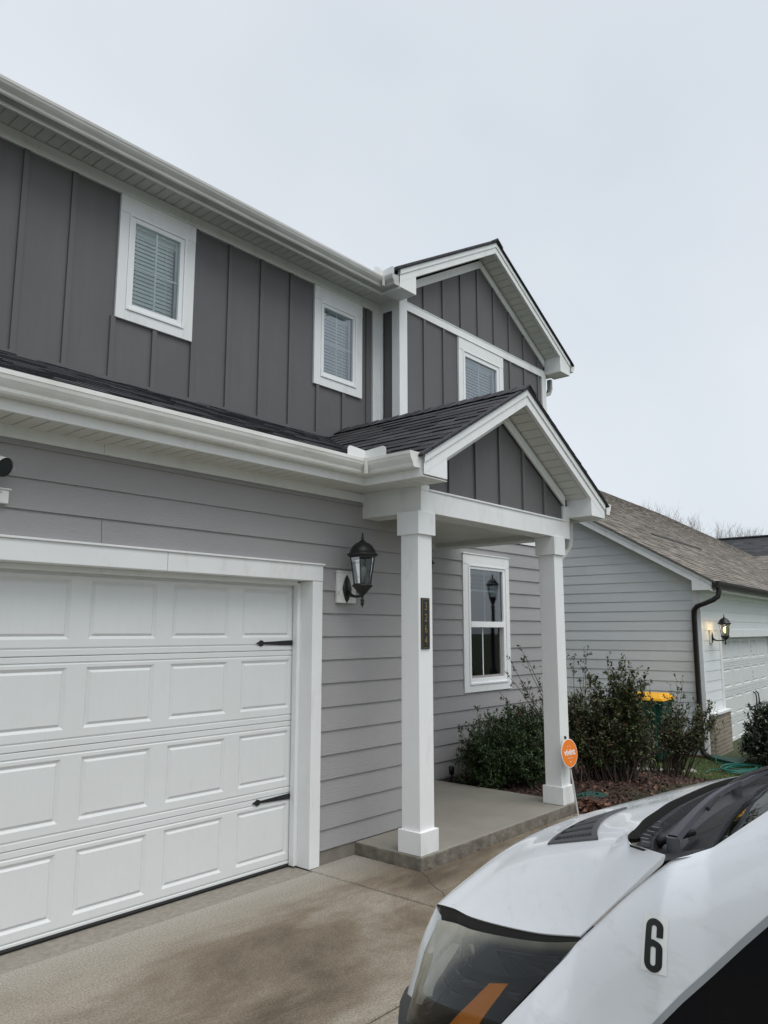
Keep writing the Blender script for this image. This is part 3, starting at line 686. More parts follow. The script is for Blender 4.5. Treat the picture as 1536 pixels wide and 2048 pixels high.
while y<3:
    for s in (-1,1): mb.add([(GC,y,GA+.06),(GC+s*.13,y,GA+.05-GS*.13),(GC+s*.13,y+.26,GA+.03-GS*.13),(GC,y+.26,GA+.04),(GC+s*.13,y,GA+.02-GS*.13),(GC,y,GA+.03)],[(0,1,2,3),(0,1,4,5)])
    y+=.143
mb.build('upper_roof',M['shingle'],house)
gutter('upper_gutter',[(10.455,.87,5.70),(10.455,3,5.70)],house,M['gutter'],endcap=(0,))
mb=MB(); rect_tube(mb,[(10.47,1.25,5.65),(10.47,1.25,5.5),(10.44,1.26,5.42),(10.3,1.27,5.36),(10.18,1.28,5.30),(10.15,1.28,5.2),(10.15,1.28,3.)],.075,.055,(0,1,0)); mb.build('downspout',M['gutter'],house,smooth=True)

# ================================================================ LANTERNS
def lantern(name,label,base,fr,scale=1.0,lit=False,plate=True,group=None,armlen=.20):
    """base = wall point of the back plate centre; fr wall frame"""
    t=thing(name,label,'wall lamp',base,group); B=Vector(base); S=scale; n=fr.n; u=fr.u; Z=Vector((0,0,1))
    def P(a,b,c): return B+u*a*S+n*b*S+Z*c*S
    if plate:
        mb=MB(); mb.obox(P(-.105,.028,-.115),u*.215*S,n*-.028*S,Z*.245*S); mb.obox(P(-.11,.034,.13),u*.225*S,n*-.034*S,Z*.014*S)
        mb.build('mounting_block',M['plate'],t,bevel=.003)
    o0=.03
    mb=MB(); pr=[]
    rows=[]
    for k in range(9):
        zz=-.115+.23*k/8; ww=.052*(1-abs(k-4)/4)**.62+.001; rows.append([P(ww*math.cos(q),o0+.022*math.sin(q)*(ww/.053),zz) for q in [math.pi*j/8 for j in range(9)]])
    mb.grid(rows); mb.build('back_plate',M['black'],t,smooth=True)
    c=armlen
    mb=MB(); mb.tube([P(0,o0+.01,-.03),P(0,o0+.05,-.055),P(0,o0+.10,-.066),P(0,c-.02,-.062),P(0,c,-.05)],[.022*S,.015*S,.011*S,.010*S,.010*S],8); mb.build('arm',M['black'],t,smooth=True)
    def lathe(prof,nm,m,n_=16,sm=True):
        mb=MB(); mb.lathe(P(0,c,0),[(r*S,z*S) for r,z in prof],n_); return mb.build(nm,m,t,smooth=sm)
    lathe([(0,-.155),(.006,-.15),(.004,-.145),(.013,-.132),(.016,-.12),(.011,-.108),(.016,-.1),(.017,-.092),(.010,-.085),(.011,-.06),(.03,-.045),(.05,-.02),(.066,0),(.084,.016),(.086,.022),(.078,.024),(.0,.024)],'cup',M['black'])
    f=6
    mb=MB()
    for k in range(f):
        a=2*math.pi*(k+.5)/f; r0,r1=.068,.103
        p0=P(math.cos(a)*r0,c+math.sin(a)*r0,.02); p1=P(math.cos(a)*r1,c+math.sin(a)*r1,.255); mb.tube([p0,p1],.0042*S,5)
    rows=[[P(math.cos(2*math.pi*(k+.5)/f)*r,c+math.sin(2*math.pi*(k+.5)/f)*r,z) for k in range(f)] for r,z in ((.070,.022),(.078,.022),(.078,.034),(.070,.034),(.070,.022))]
    mb.grid(rows,True)
    rows=[[P(math.cos(2*math.pi*(k+.5)/f)*r,c+math.sin(2*math.pi*(k+.5)/f)*r,z) for k in range(f)] for r,z in ((.096,.243),(.108,.243),(.108,.258),(.096,.258),(.096,.243))]
    mb.grid(rows,True)
    mb.build('cage',M['black'],t)
    mb=MB(); rows=[[P(math.cos(2*math.pi*(k+.5)/f)*r,c+math.sin(2*math.pi*(k+.5)/f)*r,z) for k in range(f)] for r,z in ((.066,.034),(.099,.245))]; mb.grid(rows,True); mb.build('lantern_pane',M['lampglass'],t)
    lathe([(.0,.256),(.118,.256),(.128,.268),(.122,.276),(.108,.282),(.100,.306),(.082,.336),(.055,.36),(.03,.370),(.028,.376),(.016,.384),(.010,.400),(.012,.41),(.006,.416),(.008,.43),(.004,.445),(.0,.452)],'roof',M['black'],8 if f==8 else 16)
    lathe([(.0,.04),(.014,.04),(.014,.075),(.018,.08)],'bulb_socket',M['bulb'],10)
    lathe([(.013,.078),(.020,.10),(.030,.13),(.031,.15),(.026,.17),(.012,.183),(0,.186)],'bulb',M['bulb_lit'] if lit else M['bulb'],12)
    if lit:
        l_=bpy.data.lights.new('lantern_light','POINT'); l_.energy=4; l_.color=(1,.62,.25); l_.shadow_soft_size=.03; lo=bpy.data.objects.new('lantern_light',l_); col.objects.link(lo); lo.location=P(0,c,.215); setp(lo,t)
    return t
M['plate']=mat('scuffed_white_block',(.74,.74,.72),.5,(.74,.74,.72),8,extra=grime((.22,.19,.16),26,.58,.66,.8,(1,1,.5)))
lantern('wall_lantern','unlit black lantern on a scuffed white block beside the garage door','lamp' and (4.525,-.015,2.085),G,1.0,group=None)
lantern('wall_lantern','unlit black lantern mostly hidden behind the front column',(6.83,1.135,2.25),E_,.95,plate=False)

# security camera at the far left
sc_=thing('security_camera','white bullet security camera with black face high on the garage wall','camera',(1.72,0,2.5))
mb=MB(); mb.box(1.62,1.80,-.045,-.002,2.445,2.52); mb.box(1.61,1.81,-.055,-.002,2.52,2.53); mb.build('mounting_box',M['white'],sc_,bevel=.006)
mb=MB(); mb.tube([(1.70,-.03,2.52),(1.70,-.06,2.56),(1.69,-.10,2.60)],.018,10); mb.build('camera_arm',M['white'],sc_,smooth=True)
ax=Vector((.30,-.90,-.28)).normalized(); ce=Vector((1.69,-.10,2.64)); 
def cyl_rows(c0,ax,pr,n=20,sx=1,sy=1):
    u=Vector((0,0,1)).cross(ax).normalized(); v=ax.cross(u)
    return [[c0+ax*t+(u*math.cos(2*math.pi*k/n)*sx+v*math.sin(2*math.pi*k/n)*sy)*r for k in range(n)] for r,t in pr]
mb=MB(); mb.grid(cyl_rows(ce,ax,[(0,-.08),(.043,-.08),(.050,-.07),(.052,.055)]),True); mb.build('camera_body',M['white'],sc_,smooth=True)
mb=MB(); mb.grid(cyl_rows(ce,ax,[(.0525,.0),(.0535,.07),(.047,.078),(.0,.08)]),True); mb.build('camera_face',M['ink'],sc_)
mb=MB(); rows=cyl_rows(ce,ax,[(.057,-.09),(.057,.085)],20); mb.grid([r[0:11] for r in rows]); 
mb.build('sun_shield',M['white'],sc_,smooth=True)
mb=MB()
for (x,z) in ((1.755,2.505),(1.745,2.465)):
    mb=MB(); mb.grid(cyl_rows(Vector((x,-.046,z)),Vector((0,-1,0)),[(.007,0),(.007,.002),(0,.002)],8),True); mb.build('screw',MATS['galvanised_stake'],sc_)

# ================================================================ NEIGHBOUR HOUSE
th=R(4.0); NU=Vector((math.cos(th),math.sin(th),0)); NV=Vector((-math.sin(th),math.cos(th),0)); N0=Vector((13.93,.3306,0))
def q(u,v,z): return N0+NU*u+NV*v+Vector((0,0,z))
nh=thing('neighbour_house','single storey house with pale lap siding and brown shingle roof next door','house',tuple(N0))
FF=Fr(N0,NU); FS=Fr(N0,-NV)
NS,NZ0,NV0=.59,2.60,-.33
def nr(v): return NZ0+NS*(v-NV0)
mb=MB()
siding(mb,FS,-16,0,-.38,7.2,lip=.013,zline=1.75,e=.1775,ulim=lambda z:(-8.6-(7.6-min(z,7.6))/NS if z>2.75 else -17.,-max(0,(z-2.50)/NS-.12)),joints=[(-2.0,2.35),(-2.05,2.9),(-.62,1.43),(-1.9,1.07),(-1.26,.95),(-4.3,1.2),(-5,2.0),(-3.4,1.75),(-2.6,.75)])
mb.prism([q(.02,0,-.4),q(.02,17,-.4),q(.02,17,2.6),q(.02,8.6,7.3),q(.02,0,2.45)],NU*.1)
mb.build('side_wall',M['nsiding'],nh)
mb=MB(); siding(mb,FF,0.09,26,.33,2.36,lip=.012,holes=[(1.2,6.6,-.5,1.75)],zline=1.75,e=.1785); FF.box(mb,.09,1.4,-.3,-.001,.33,2.4); FF.box(mb,1.4,6.5,-.1,-.001,1.62,2.4); FF.box(mb,6.5,26,-.3,-.001,-.5,2.4); mb.build('front_wall',M['nsiding_f'],nh)
mb=MB(); FF.box(mb,.0,.09,-.10,.024,-.40,2.36); mb.obox(q(-.024,-.024,-.40),NU*.024,NV*.12,(0,0,2.86)); FF.box(mb,.0,26,0,.02,2.36,2.46)
FF.box(mb,1.17,1.31,0,.03,-.1,1.62); FF.box(mb,1.17,6.6,0,.032,1.62,1.766); FF.box(mb,1.27,1.31,-.16,0,-.4,1.62); FF.box(mb,1.31,6.4,-.16,0,1.62,1.66)
mb.build('corner_trim',M['trim'],nh)
mb=MB(); FF.box(mb,.10,1.25,0,.12,-.5,.29); mb.build('brick_base',M['brick'],nh)
mb=MB(); FF.box(mb,.09,1.27,0,.145,.29,.325); mb.build('brick_ledge',M['trim'],nh)
mb=MB(); mb.obox(q(-.012,-.02,-.5),NU*.02,NV*16,(0,0,.12)); mb.build('foundation',mat('red_foundation',(.16,.045,.03),.9),nh)
# rake board, return box, eave
mb=MB()
def rk(u,v,dz): return q(u,v,nr(v)+dz)
mb.prism([rk(-.25,-.30,-.03),rk(-.25,8.6,-.03),rk(-.25,8.6,-.20),rk(-.25,-.30,-.20)],NU*.03)
mb.prism([rk(-.262,-.30,-.03),rk(-.262,8.6,-.03),rk(-.262,8.6,-.09),rk(-.262,-.30,-.09)],NU*.0115)
mb.prism([rk(-.22,-.30,-.15),rk(-.22,8.6,-.15),rk(-.22,8.6,-.17),rk(-.22,-.30,-.17)],NU*.22)
mb.prism([q(-.2485,-.295,2.445),q(-.2485,.035,2.445),q(-.2485,.035,nr(.035)-.12),q(-.2485,-.295,nr(-.295)-.1)],NU*.2485)
mb.obox(q(-.25,-.30,2.46),NU*26,NV*.02,(0,0,.12)); mb.obox(q(.0,-.28,2.455),NU*26,NV*.28,(0,0,.01))
mb.build('rake_board',M['trim'],nh)
mb=MB()
poly=[(-.28,-.36),(27,-.36),(29.5,5.7),(29.1,6.4),(27.7,7.3),(26.5,8.6),(-.28,8.6)]
mb.add([q(u,v,nr(v)-.004) for u,v in poly],[tuple(range(7))])
mb.add([q(-.28,8.6,nr(8.6)-.004),q(26.5,8.6,nr(8.6)-.004),q(26.5,17.5,2.6),q(-.28,17.5,2.6)],[(0,1,2,3)])
L_=math.hypot(1,NS); vd=(NV+Vector((0,0,NS))).normalized()
def nlim(d):
    v=NV0-.03+d/L_
    right=26.5 if v>8.55 else (27.7-(v-7.3)*.92 if v>7.3 else (29.1-(v-6.4)*1.5 if v>6.4 else (29.5 if v>5.2 else 28.0)))
    return (-.285,right)
shingles(mb,q(0,NV0-.03,nr(NV0-.03)),NU,vd,0,8.96*L_,nlim,e=.145,wr=(.12,.42))
mb.prism([rk(-.285,-.36,-.03),rk(-.285,8.6,-.03),rk(-.285,8.6,.006),rk(-.285,-.36,.006)],NU*.05)
mb.build('roof',M['shingle_n'],nh)
mb=MB(); wz=4.58; ws=.29
mb.add([q(18,3.1,wz),q(18,-1.4,wz),q(9,-1.4,wz-ws*9),q(9,-1.1,wz-ws*9),q(13,.4,wz-ws*5),q(15,1.55,wz-ws*3)],[(0,1,2,3,4,5)])
mb.add([q(18,3.1,wz),q(18,-1.4,wz),q(27,-1.4,wz-ws*9),q(27,-.3,wz-ws*9)],[(0,1,2,3)])
vd2=(NU+Vector((0,0,ws))).normalized(); l2=math.hypot(1,ws)
shingles(mb,q(9,0,wz-ws*9+.004),-NV,vd2,0,9*l2,lambda d:(-max(min((wz-ws*(9-d/l2)-NZ0)/NS+NV0+.05,3.1),-1.35),1.4),e=.145)
mb.build('wing_roof',M['shingle_n'],nh)
mb=MB(); 
for (x0,z0,x1,z1) in ((4.2,0,8.2,0),):
    mb.prism([q(4.2,2.03,nr(2.03)+.012),q(8.5,2.03,nr(2.03)+.012),q(8.5,2.10,nr(2.10)+.035),q(4.2,2.10,nr(2.10)+.035)],(0,0,.012))
mb.build('roof_dark_strip',M['dark_gap'],nh)  # level near-black strip laid across the brown roof
def T(fn,pts): return [fn(*p) for p in pts]
gutter('gutter',[q(-.27,-.312,2.475),q(26,-.312,2.475)],nh,M['brown_metal'],endcap=(0,))
mb=MB(); rect_tube(mb,[q(-.10,-.37,2.50),q(-.10,-.37,2.40),q(-.11,-.35,2.33),q(-.13,-.27,2.27),q(-.13,-.12,2.21),q(-.13,.0,2.17),q(-.10,.06,2.10),q(-.07,.075,2.0),q(-.06,.08,-.25),q(-.07,.06,-.32),q(-.11,-.02,-.37),q(-.15,-.10,-.385)],.10,.075,NU); mb.build('downspout',M['brown_metal'],nh,smooth=True)
# neighbour garage door
ng=MB(); ngd=thing('garage_door','x','x',tuple(q(4,.15,-.4))); del ngd['label']; del ngd['category']; setp(ngd,nh)
ngd.location=(0,0,0); ngd.matrix_parent_inverse=Matrix.Identity(4); ngd.location=q(4,.15,-.4)-N0
FD=Fr(q(0,.15,0),NU)
zbs=[-.45,.01,.545,1.075,1.62]
for i in range(4):
    mb=MB(); a,b=zbs[i],zbs[i+1]-.004; p0,p1=a+.085,b-.085
    FD.box(mb,1.15,6.55,-.05,-.02,a,b); n=6
    mb.quad(FD.p(1.15,0,a),FD.p(6.55,0,a),FD.p(6.55,0,p0),FD.p(1.15,0,p0)); mb.quad(FD.p(1.15,0,p1),FD.p(6.55,0,p1),FD.p(6.55,0,b),FD.p(1.15,0,b))
    for z in (a+.035,b-.035): mb.quad(FD.p(1.15,.001,z-.004),FD.p(6.55,.001,z-.004),FD.p(6.55,.008,z+.004),FD.p(1.15,.008,z+.004))
    x=1.15
    for k in range(7):
        l_=1.21+.85*k; r=l_+.62; 
        if l_>6.5: break
        r=min(r,6.5); mb.quad(FD.p(x,0,p0),FD.p(l_,0,p0),FD.p(l_,0,p1),FD.p(x,0,p1)); vgroove_panel(mb,FD,l_,r,p0,p1,.05,.02); x=r
    mb.quad(FD.p(x,0,p0),FD.p(6.55,0,p0),FD.p(6.55,0,p1),FD.p(x,0,p1))
    mb.build('door_section',M['door'],ngd)
for u in (4.55,4.80):
    mb=MB(); mb.tube([FD.p(u,.0,.42),FD.p(u,.05,.36),FD.p(u,.06,.25),FD.p(u,.05,.14),FD.p(u,.0,.08)],.014,6); mb.build('door_handle',M['black'],ngd,smooth=True)
mb=MB()
for z in (1.38,1.28,.82,.72,.0,.08):
    mb=MB(); mb.obox(FD.p(4.60,.002,z),NU*.03,NV*-.004,(0,0,.03)); mb.build('door_bolt',M['black'],ngd)
lantern('wall_lantern','lit black lantern glowing beside the neighbour garage door',tuple(q(.60,-.012,1.63)),FF,.92,lit=True,armlen=.27)

# third house roof
h3=thing('far_house','distant house with a charcoal shingle roof behind the brown roof','house',(47,6,-.5))
mb=MB(); 
mb.add([(45,16,6.84),(45,-14,6.84),(39.5,-14,3.6),(39.5,16,3.6),(50.5,-14,3.6),(50.5,16,3.6)],[(0,1,2,3),(1,0,5,4)])
shingles(mb,(39.5,0,3.606),(0,1,0),Vector((1,0,.589)),0,5.5*1.16,lambda v:(-14,16),e=.2,wr=(.3,.8))
mb.box(44.85,45.15,-14,16,6.83,6.90)
mb.build('roof',M['shingle_f'],h3)
mb=MB(); mb.add([(47.5,7.55,6.884),(47.5,-8,9.6),(47.5,-8,6.0),(47.5,7.55,6.0)],[(0,1,2,3)]); mb.add([(46,7.6,6.84),(46,0.2,8.8),(52,.2,8.8),(52,7.6,6.84)],[(0,1,2,3)]);mb.add([(45.5,0.2,6.84),(46,0.2,8.8),(46,7.6,6.84)],[(0,1,2)])
mb.build('hip_roof',M['shingle_f'],h3)
mb=MB(); mb.box(40,50,-13.5,15.5,-.5,3.7); mb.build('wall',M['nsiding_f'],h3)

# ================================================================ VEGETATION
def leaf(mb,p,d,up_,L,W,curl=.15):
    d=d.normalized(); s=d.cross(up_); s=s.normalized() if s.length>1e-4 else d.orthogonal().normalized(); n=s.cross(d)
    mb.add([p,p+d*L*.45+s*W*.5+n*W*.18,p+d*L-n*L*curl,p+d*L*.45-s*W*.5+n*W*.18,p+d*L*.5],[(0,4,1),(1,4,2),(0,3,4),(3,2,4)])
LS=1.18
def rv(r): 
    z=r.uniform(-1,1);a=r.uniform(0,2*math.pi);k=math.sqrt(1-z*z); return Vector((k*math.cos(a),k*math.sin(a),z))
M['rose_red']=mat('reddish_leaf',(.13,.045,.03),.6,isl=.5)
def shrub(name,label,base,seed,stems,leafm,leafs,dense=0,group=None,wood=M['stem'],leaf2=None,red=0):
    """stems: list of (tip, radius, n side shoots, leaves per shoot); leafs=(L,W)"""
    r=random.Random(seed); t=thing(name,label,'bush',base,group); ms=MB(); ml=MB(); m2=MB(); m3=MB(); B=Vector(base)
    for (b0,tip,rad,nsh,nl,shl) in stems:
        b0=Vector(b0); tip=Vector(tip); ctrl=b0.lerp(tip,.5)+Vector((r.uniform(-.06,.06),r.uniform(-.06,.06),.10)); pts=[]
        for k in range(7):
            u=k/6; p=b0*(1-u)**2+ctrl*2*u*(1-u)+tip*u*u+rv(r)*.012*(k>0); pts.append(p)
        ms.tube(pts,[rad*(1-.75*k/6) for k in range(7)],5)
        for j in range(nsh):
            u=r.uniform(.32,1); k=min(int(u*6),5); p=pts[k].lerp(pts[k+1],u*6-k); d=(pts[k+1]-pts[k]).normalized()
            d=(d*.55+rv(r)*.8+Vector((0,0,.28))).normalized(); L=shl*r.uniform(.5,1.2); e=p+d*L+Vector((0,0,L*.12)); mid=p.lerp(e,.5)+rv(r)*L*.08
            ms.tube([p,mid,e],[rad*.30,rad*.22,rad*.12],3,cap=False)
            for i in range(nl):
                w_=r.uniform(.15,1.02); c=p.lerp(mid,w_*2) if w_<.5 else mid.lerp(e,(w_-.5)*2)
                dd=(rv(r)+d*.5+Vector((0,0,.15))).normalized(); rr0=r.random(); tgt=m2 if (leaf2 and rr0<leaf2[1]) else (m3 if (red and rr0>1-red) else ml)
                leaf(tgt,c,dd,rv(r)*.5+Vector((0,0,1)),leafs[0]*r.uniform(.6,1.3)*LS,leafs[1]*r.uniform(.7,1.2)*LS,r.uniform(-.1,.35))
    if ms.v: ms.build('stems',wood,t)
    ml.build('leaves',leafm,t)
    if m2.v: m2.build('young_leaves',leaf2[0],t)
    if m3.v: m3.build('reddish_leaves',M['rose_red'],t)
    return t
def stemset(r,base,spread,tips,rad=.007,nsh=10,nl=7,shl=.12,bs=.15):
    return [((base[0]+r.uniform(-bs,bs),base[1]+r.uniform(-bs,bs),base[2]),tp,rad*r.uniform(.7,1.2),nsh,nl,shl) for tp in tips]
r=random.Random(11)
# dense boxwood-like shrub under the window
S=[]
for k in range(170):
    a=r.uniform(0,2*math.pi); q_=r.random()**.5; x=8.05+math.cos(a)*q_*.98; y=.55+math.sin(a)*q_*.48; ed=(1-q_**3)
    z=(.20+.52*ed**.6)*r.uniform(.8,1.03)+(r.uniform(0,.06))
    if x>7.9: z+=.05
    S.append(((8.05+math.cos(a)*q_*.45,.5+math.sin(a)*q_*.25,0),(x,y,z),.004,19,13,.12))
for k in range(150):   # lower skirt
    a=r.uniform(0,2*math.pi); x=8.05+math.cos(a)*r.uniform(.75,1.0); y=.55+math.sin(a)*r.uniform(.38,.52)
    S.append(((8.05+math.cos(a)*.4,.5+math.sin(a)*.2,.02),(x,y,r.uniform(.05,.42)),.004,13,11,.10))
for (x,y,z) in ((7.02,.62,.70),(7.32,.6,.88),(7.86,.55,.95),(8.0,.5,.80),(7.55,.6,.78),(8.3,.45,.88),(8.6,.5,.92),(7.15,.55,.62),(8.15,.55,.80),(7.7,.6,.74),(8.75,.4,.95)):
    S.append(((x+.04,y,.45),(x,y,z),.004,9,7,.045))
shrub('boxwood_shrub','dense dark green clipped shrub with upright sprigs under the tall window',(8.05,.5,0),21,S,M['box_leaf'],(.024,.014),leaf2=(M['box_young'],.22))
# tall sparse rose behind the second column
S=[]; r=random.Random(5)
for tp,n_ in (((7.93,.42,1.58),10),((7.62,.42,1.30),9),((7.55,.45,1.05),8),((8.05,.4,1.42),8),((8.35,.3,1.28),8),((7.8,.3,1.12),8),((8.9,.2,1.42),9),((9.1,.15,1.35),9),((9.25,.2,1.5),9),((8.5,.2,1.1),9),((9.0,.1,1.15),9),((8.7,.2,.95),9),((8.2,.3,.95),8),((7.7,.4,1.45),6)):
    S.append(((8.75+r.uniform(-.12,.12),.1+r.uniform(-.12,.12),-.02),tp,.008,n_,6,.12))
shrub('rose_bush','tall sparse rose bush with thin arching stems in front of the tall window',(8.7,.15,-.02),22,S,M['rose_leaf'],(.035,.022),red=.15)
# big rose bush
S=[]; r=random.Random(6); cx,cy=9.25,-.12; sx_,sy_2=.656,-.755
def scr(o,d,z): # o along the row, d depth
    return (cx+o*.656+d*.755,cy-o*.755+d*.656,z)
for k in range(140):
    o=r.uniform(-.58,.38); hmax=1.30-1.1*abs(o-.1)**1.6-.1*(o>.35); z=hmax*r.uniform(.45,1.0) if k<95 else hmax*r.uniform(.25,.6)
    S.append((scr(o*.35+r.uniform(-.1,.1),r.uniform(-.2,.2),-.1),scr(o,r.uniform(-.35,.35),z),.0045,20,13,.12))
for o,z in ((-.05,1.40),(.1,1.36),(.18,1.42),(.3,1.28),(.42,1.12),(-.4,1.12),(-.52,.95),(.5,.92)):
    S.append((scr(o*.4,0,-.1),scr(o,0,z),.006,9,5,.11))
for k in range(60): o=r.uniform(-.5,.5); S.append((scr(o*.4+r.uniform(-.1,.1),r.uniform(-.3,.1),-.1),scr(o*1.1,r.uniform(-.4,.2),r.uniform(.3,.8)),.008,5,2,.15))
shrub('rose_bush','large full rose bush with green brown leaves between the porch and the bin',(cx,cy,-.08),23,S,M['rose_leaf'],(.036,.022),leaf2=(M['rose_leaf_g'],.06),red=.05)
mbx=MB(); 
# rose bush in front of the bin
S=[]; r=random.Random(8); cx,cy=10.98,-.05
for k in range(62):
    o=r.choice((r.uniform(-.60,-.36),r.uniform(.12,.66),r.uniform(.1,.66),r.uniform(-.6,.66))); hmax=.92-.45*abs(o)**1.5-(.38 if -.36<o<.12 else 0); z=-.2+(hmax+.2)*r.uniform(.42,1.0)
    S.append((scr(o*.3+r.uniform(-.12,.12),r.uniform(-.15,.15),-.27),scr(o,r.uniform(-.3,.3),z),.0045,12,8,.12))
for k in range(26): o=r.uniform(-.5,.8); S.append((scr(o*.35,r.uniform(-.15,.15),-.27),scr(o,r.uniform(-.2,.1),r.uniform(.2,.75)),.007,5,1,.16))
for o,z in ((-.15,1.02),(.15,1.0),(.25,1.08),(.34,1.06),(.55,.72),(.72,.78),(.8,.55),(-.5,.95),(.9,.42),(-.62,1.0)): S.append((scr(o*.4,0,-.27),scr(o,0,z),.006,8,4,.11))
shrub('rose_bush','sparse leggy rose bush standing in front of the yellow lidded bin',(cx,cy,-.27),24,S,M['rose_leaf'],(.036,.023),leaf2=(M['rose_leaf_g'],.06),red=.08)
# evergreen by the neighbour's garage
S=[]; r=random.Random(9); 
for k in range(190):
    a=r.uniform(0,2*math.pi); q_=r.random()**.5; x=14.05+math.cos(a)*q_*.85; y=-.85+math.sin(a)*q_*.6; z=-.4+(.98*(1-q_**4)**.5)*r.uniform(.72,1.05)
    S.append(((14.05+math.cos(a)*q_*.3,-.85+math.sin(a)*q_*.2,-.4),(x,y,z),.006,11,12,.12))
for k in range(90):
    a=r.uniform(0,2*math.pi); S.append(((14.05,-.85,-.38),(14.05+math.cos(a)*.86,-.85+math.sin(a)*.6,r.uniform(-.3,.15)),.006,8,9,.12))
shrub('evergreen_shrub','rounded glossy dark evergreen shrub before the neighbour garage',(14.05,-.85,-.4),25,S,M['holly_leaf'],(.055,.026))

# bare trees
def bare_tree_mesh(seed,h=14):
    r=random.Random(seed); mb=MB()
    def br(p,d,L,rad,lev):
        n=4; pts=[p]; q0=p
        for k in range(n):
            d=(d+rv(r)*.13+Vector((0,0,.07))).normalized(); q0=q0+d*L/n; pts.append(q0)
        mb.tube(pts,[rad*(1-.5*k/n) for k in range(n+1)],5 if lev<2 else 3,cap=False)
        if lev>=5: return
        kids={0:7,1:5,2:4,3:4,4:3}[lev]
        for i in range(kids):
            u=r.uniform(.3,1) if lev else r.uniform(.32,1); k=min(int(u*n),n-1); c=pts[k].lerp(pts[k+1],u*n-k)
            dd=(d*1.0+rv(r)*.75+Vector((0,0,.35))).normalized(); br(c,dd,L*r.uniform(.5,.72),rad*.5,lev+1)
    br(Vector((0,0,0)),Vector((0,0,1)),h*.5,h*.012,0)
    return mb
protos=[]
def tree_at(i,x,y,h,label):
    k=i%3; t=thing('bare_tree',label,'tree',(x,y,-.5),'bare winter trees on the skyline')
    if len(protos)<=k: 
        protos.append(bare_tree_mesh(40+k).build('branches',M['bark'],None)); o=protos[k]
        tr=MB(); tr.tube([(0,0,0),(0,0,3),(.05,.02,6.6)],[.28,.22,.12],8); o2=tr.build('trunk',M['bark'],None); o['tr']=1; protos[k]=(o,o2); o.parent=t; o2.parent=t; del o['tr']
    else:
        for s in protos[k]: c=s.copy(); col.objects.link(c); c.parent=t
    zmax=max(v.co.z for v in protos[k][0].data.vertices); s=(h+.5)/zmax; t.scale=(s,s,s); t.rotation_euler=(0,0,i*1.7)
for i,(d,x,y,h) in enumerate(((0,54.2,19.8,11.7),(0,55,19.3,12.2),(0,55.3,18.7,12.8),(0,55.6,18.1,12.2),(0,56,17.3,11.9),(0,56.3,16.5,11.0),(0,56.6,15.9,9.8),(0,57.2,13.5,9.3),(0,57.4,12.9,10.2),(0,57.6,12.3,10.4),(0,57.8,11.6,10.2),(0,58,11.1,10.4),(0,58.2,10.4,9.9),(0,58.6,9.8,9.9),(0,61,17.8,12.8),(0,62,12.3,10.6))):
    side='over the brown roof' if i in(0,1,2,3,4,5,6,14) else 'over the charcoal roof'
    nth=['first','second','third','fourth','fifth','sixth','seventh','first','second','third','fourth','fifth','sixth','seventh','tall rear','rear'][i]
    tree_at(i,x*1.06,y*1.06+.3,h*.985,f'{nth} bare winter tree from the left {side}' if i<14 else f'{nth} bare winter tree in the second row {side}')

# mulch bed, litter, grass
mb=MB(); nx,ny=46,26
pts=[[(7.13+(3.75)*i/nx,-.98+2.12*j/ny) for j in range(ny+1)] for i in range(nx+1)]
r=random.Random(3)
rows=[]
for i,row in enumerate(pts):
    rr_=[]
    for j,(x,y) in enumerate(row):
        e=min(j/4,1)*min((nx-i)/5,1)
        x2=x-(.55*max(0,(.3-y))*(i/nx)**2)*.0
        rr_.append((x,y,gz(x,y)+.004+.055*e+r.uniform(-.008,.008)*e))
    rows.append(rr_)
mb.grid(rows); o=mb.build('mulch_bed',M['mulch'],smooth=False); struct(o)
def hz(x,y): return gz(x,y)+.058
mb=MB(); r=random.Random(4)
for k in range(9000):
    x=r.uniform(7.15,10.9); y=r.uniform(-.98,1.1)
    if x>10.5 and y>.35: continue
    d=rv(r); d.z*=.35; L=r.uniform(.012,.045); n=Vector((r.uniform(-.4,.4),r.uniform(-.4,.4),1)); d.normalize(); s=d.cross(n).normalized()
    p=Vector((x,y,hz(x,y)+r.uniform(-.004,.014))); w_=L*r.uniform(.15,.4); 
    mb.add([p-d*L-s*w_,p+d*L-s*w_*.6,p+d*L+s*w_*.7,p-d*L+s*w_],[(0,1,2,3)])
tag(mb.build('mulch_chips',M['mulchbit']),'loose dark brown bark chips covering the planting bed','mulch',kind='stuff')
mb=MB()
def dead(x,y,z,L):
    d=rv(r); d.z*=.4; leaf(mb,Vector((x,y,z)),d,Vector((r.uniform(-.6,.6),r.uniform(-.6,.6),1)),L,L*.7,r.uniform(-.3,.5))
for k in range(520): x=r.uniform(7.2,10.8); y=r.uniform(-.95,1.0); dead(x,y,hz(x,y)+.01,r.uniform(.03,.075))
for k in range(14): x=r.uniform(4.5,7.1); y=r.choice((-.69,-.7,-.72,1.0)); dead(x,y,.008 if y<0 else .1,r.uniform(.015,.03))
for k in range(16): x=r.uniform(11,13.8); y=r.uniform(-.6,.6); dead(x,y,gz(x,y)+.03,r.uniform(.04,.07))
tag(mb.build('scattered_leaves',M['deadleaf']),'dry brown leaves scattered over the bed and paving','leaves',kind='stuff')
mb=MB()
for k in range(230):
    a=r.uniform(0,6.28); q_=r.random()**.7; x=7.34+math.cos(a)*q_*.24; y=-.72+math.sin(a)*q_*.15; dead(x,y,.01+.085*(1-q_)*r.random()**.6,r.uniform(.05,.10))
tag(mb.build('leaf_pile',M['deadleaf']),'heap of dry reddish brown leaves at the corner of the porch step','leaves',kind='stuff')
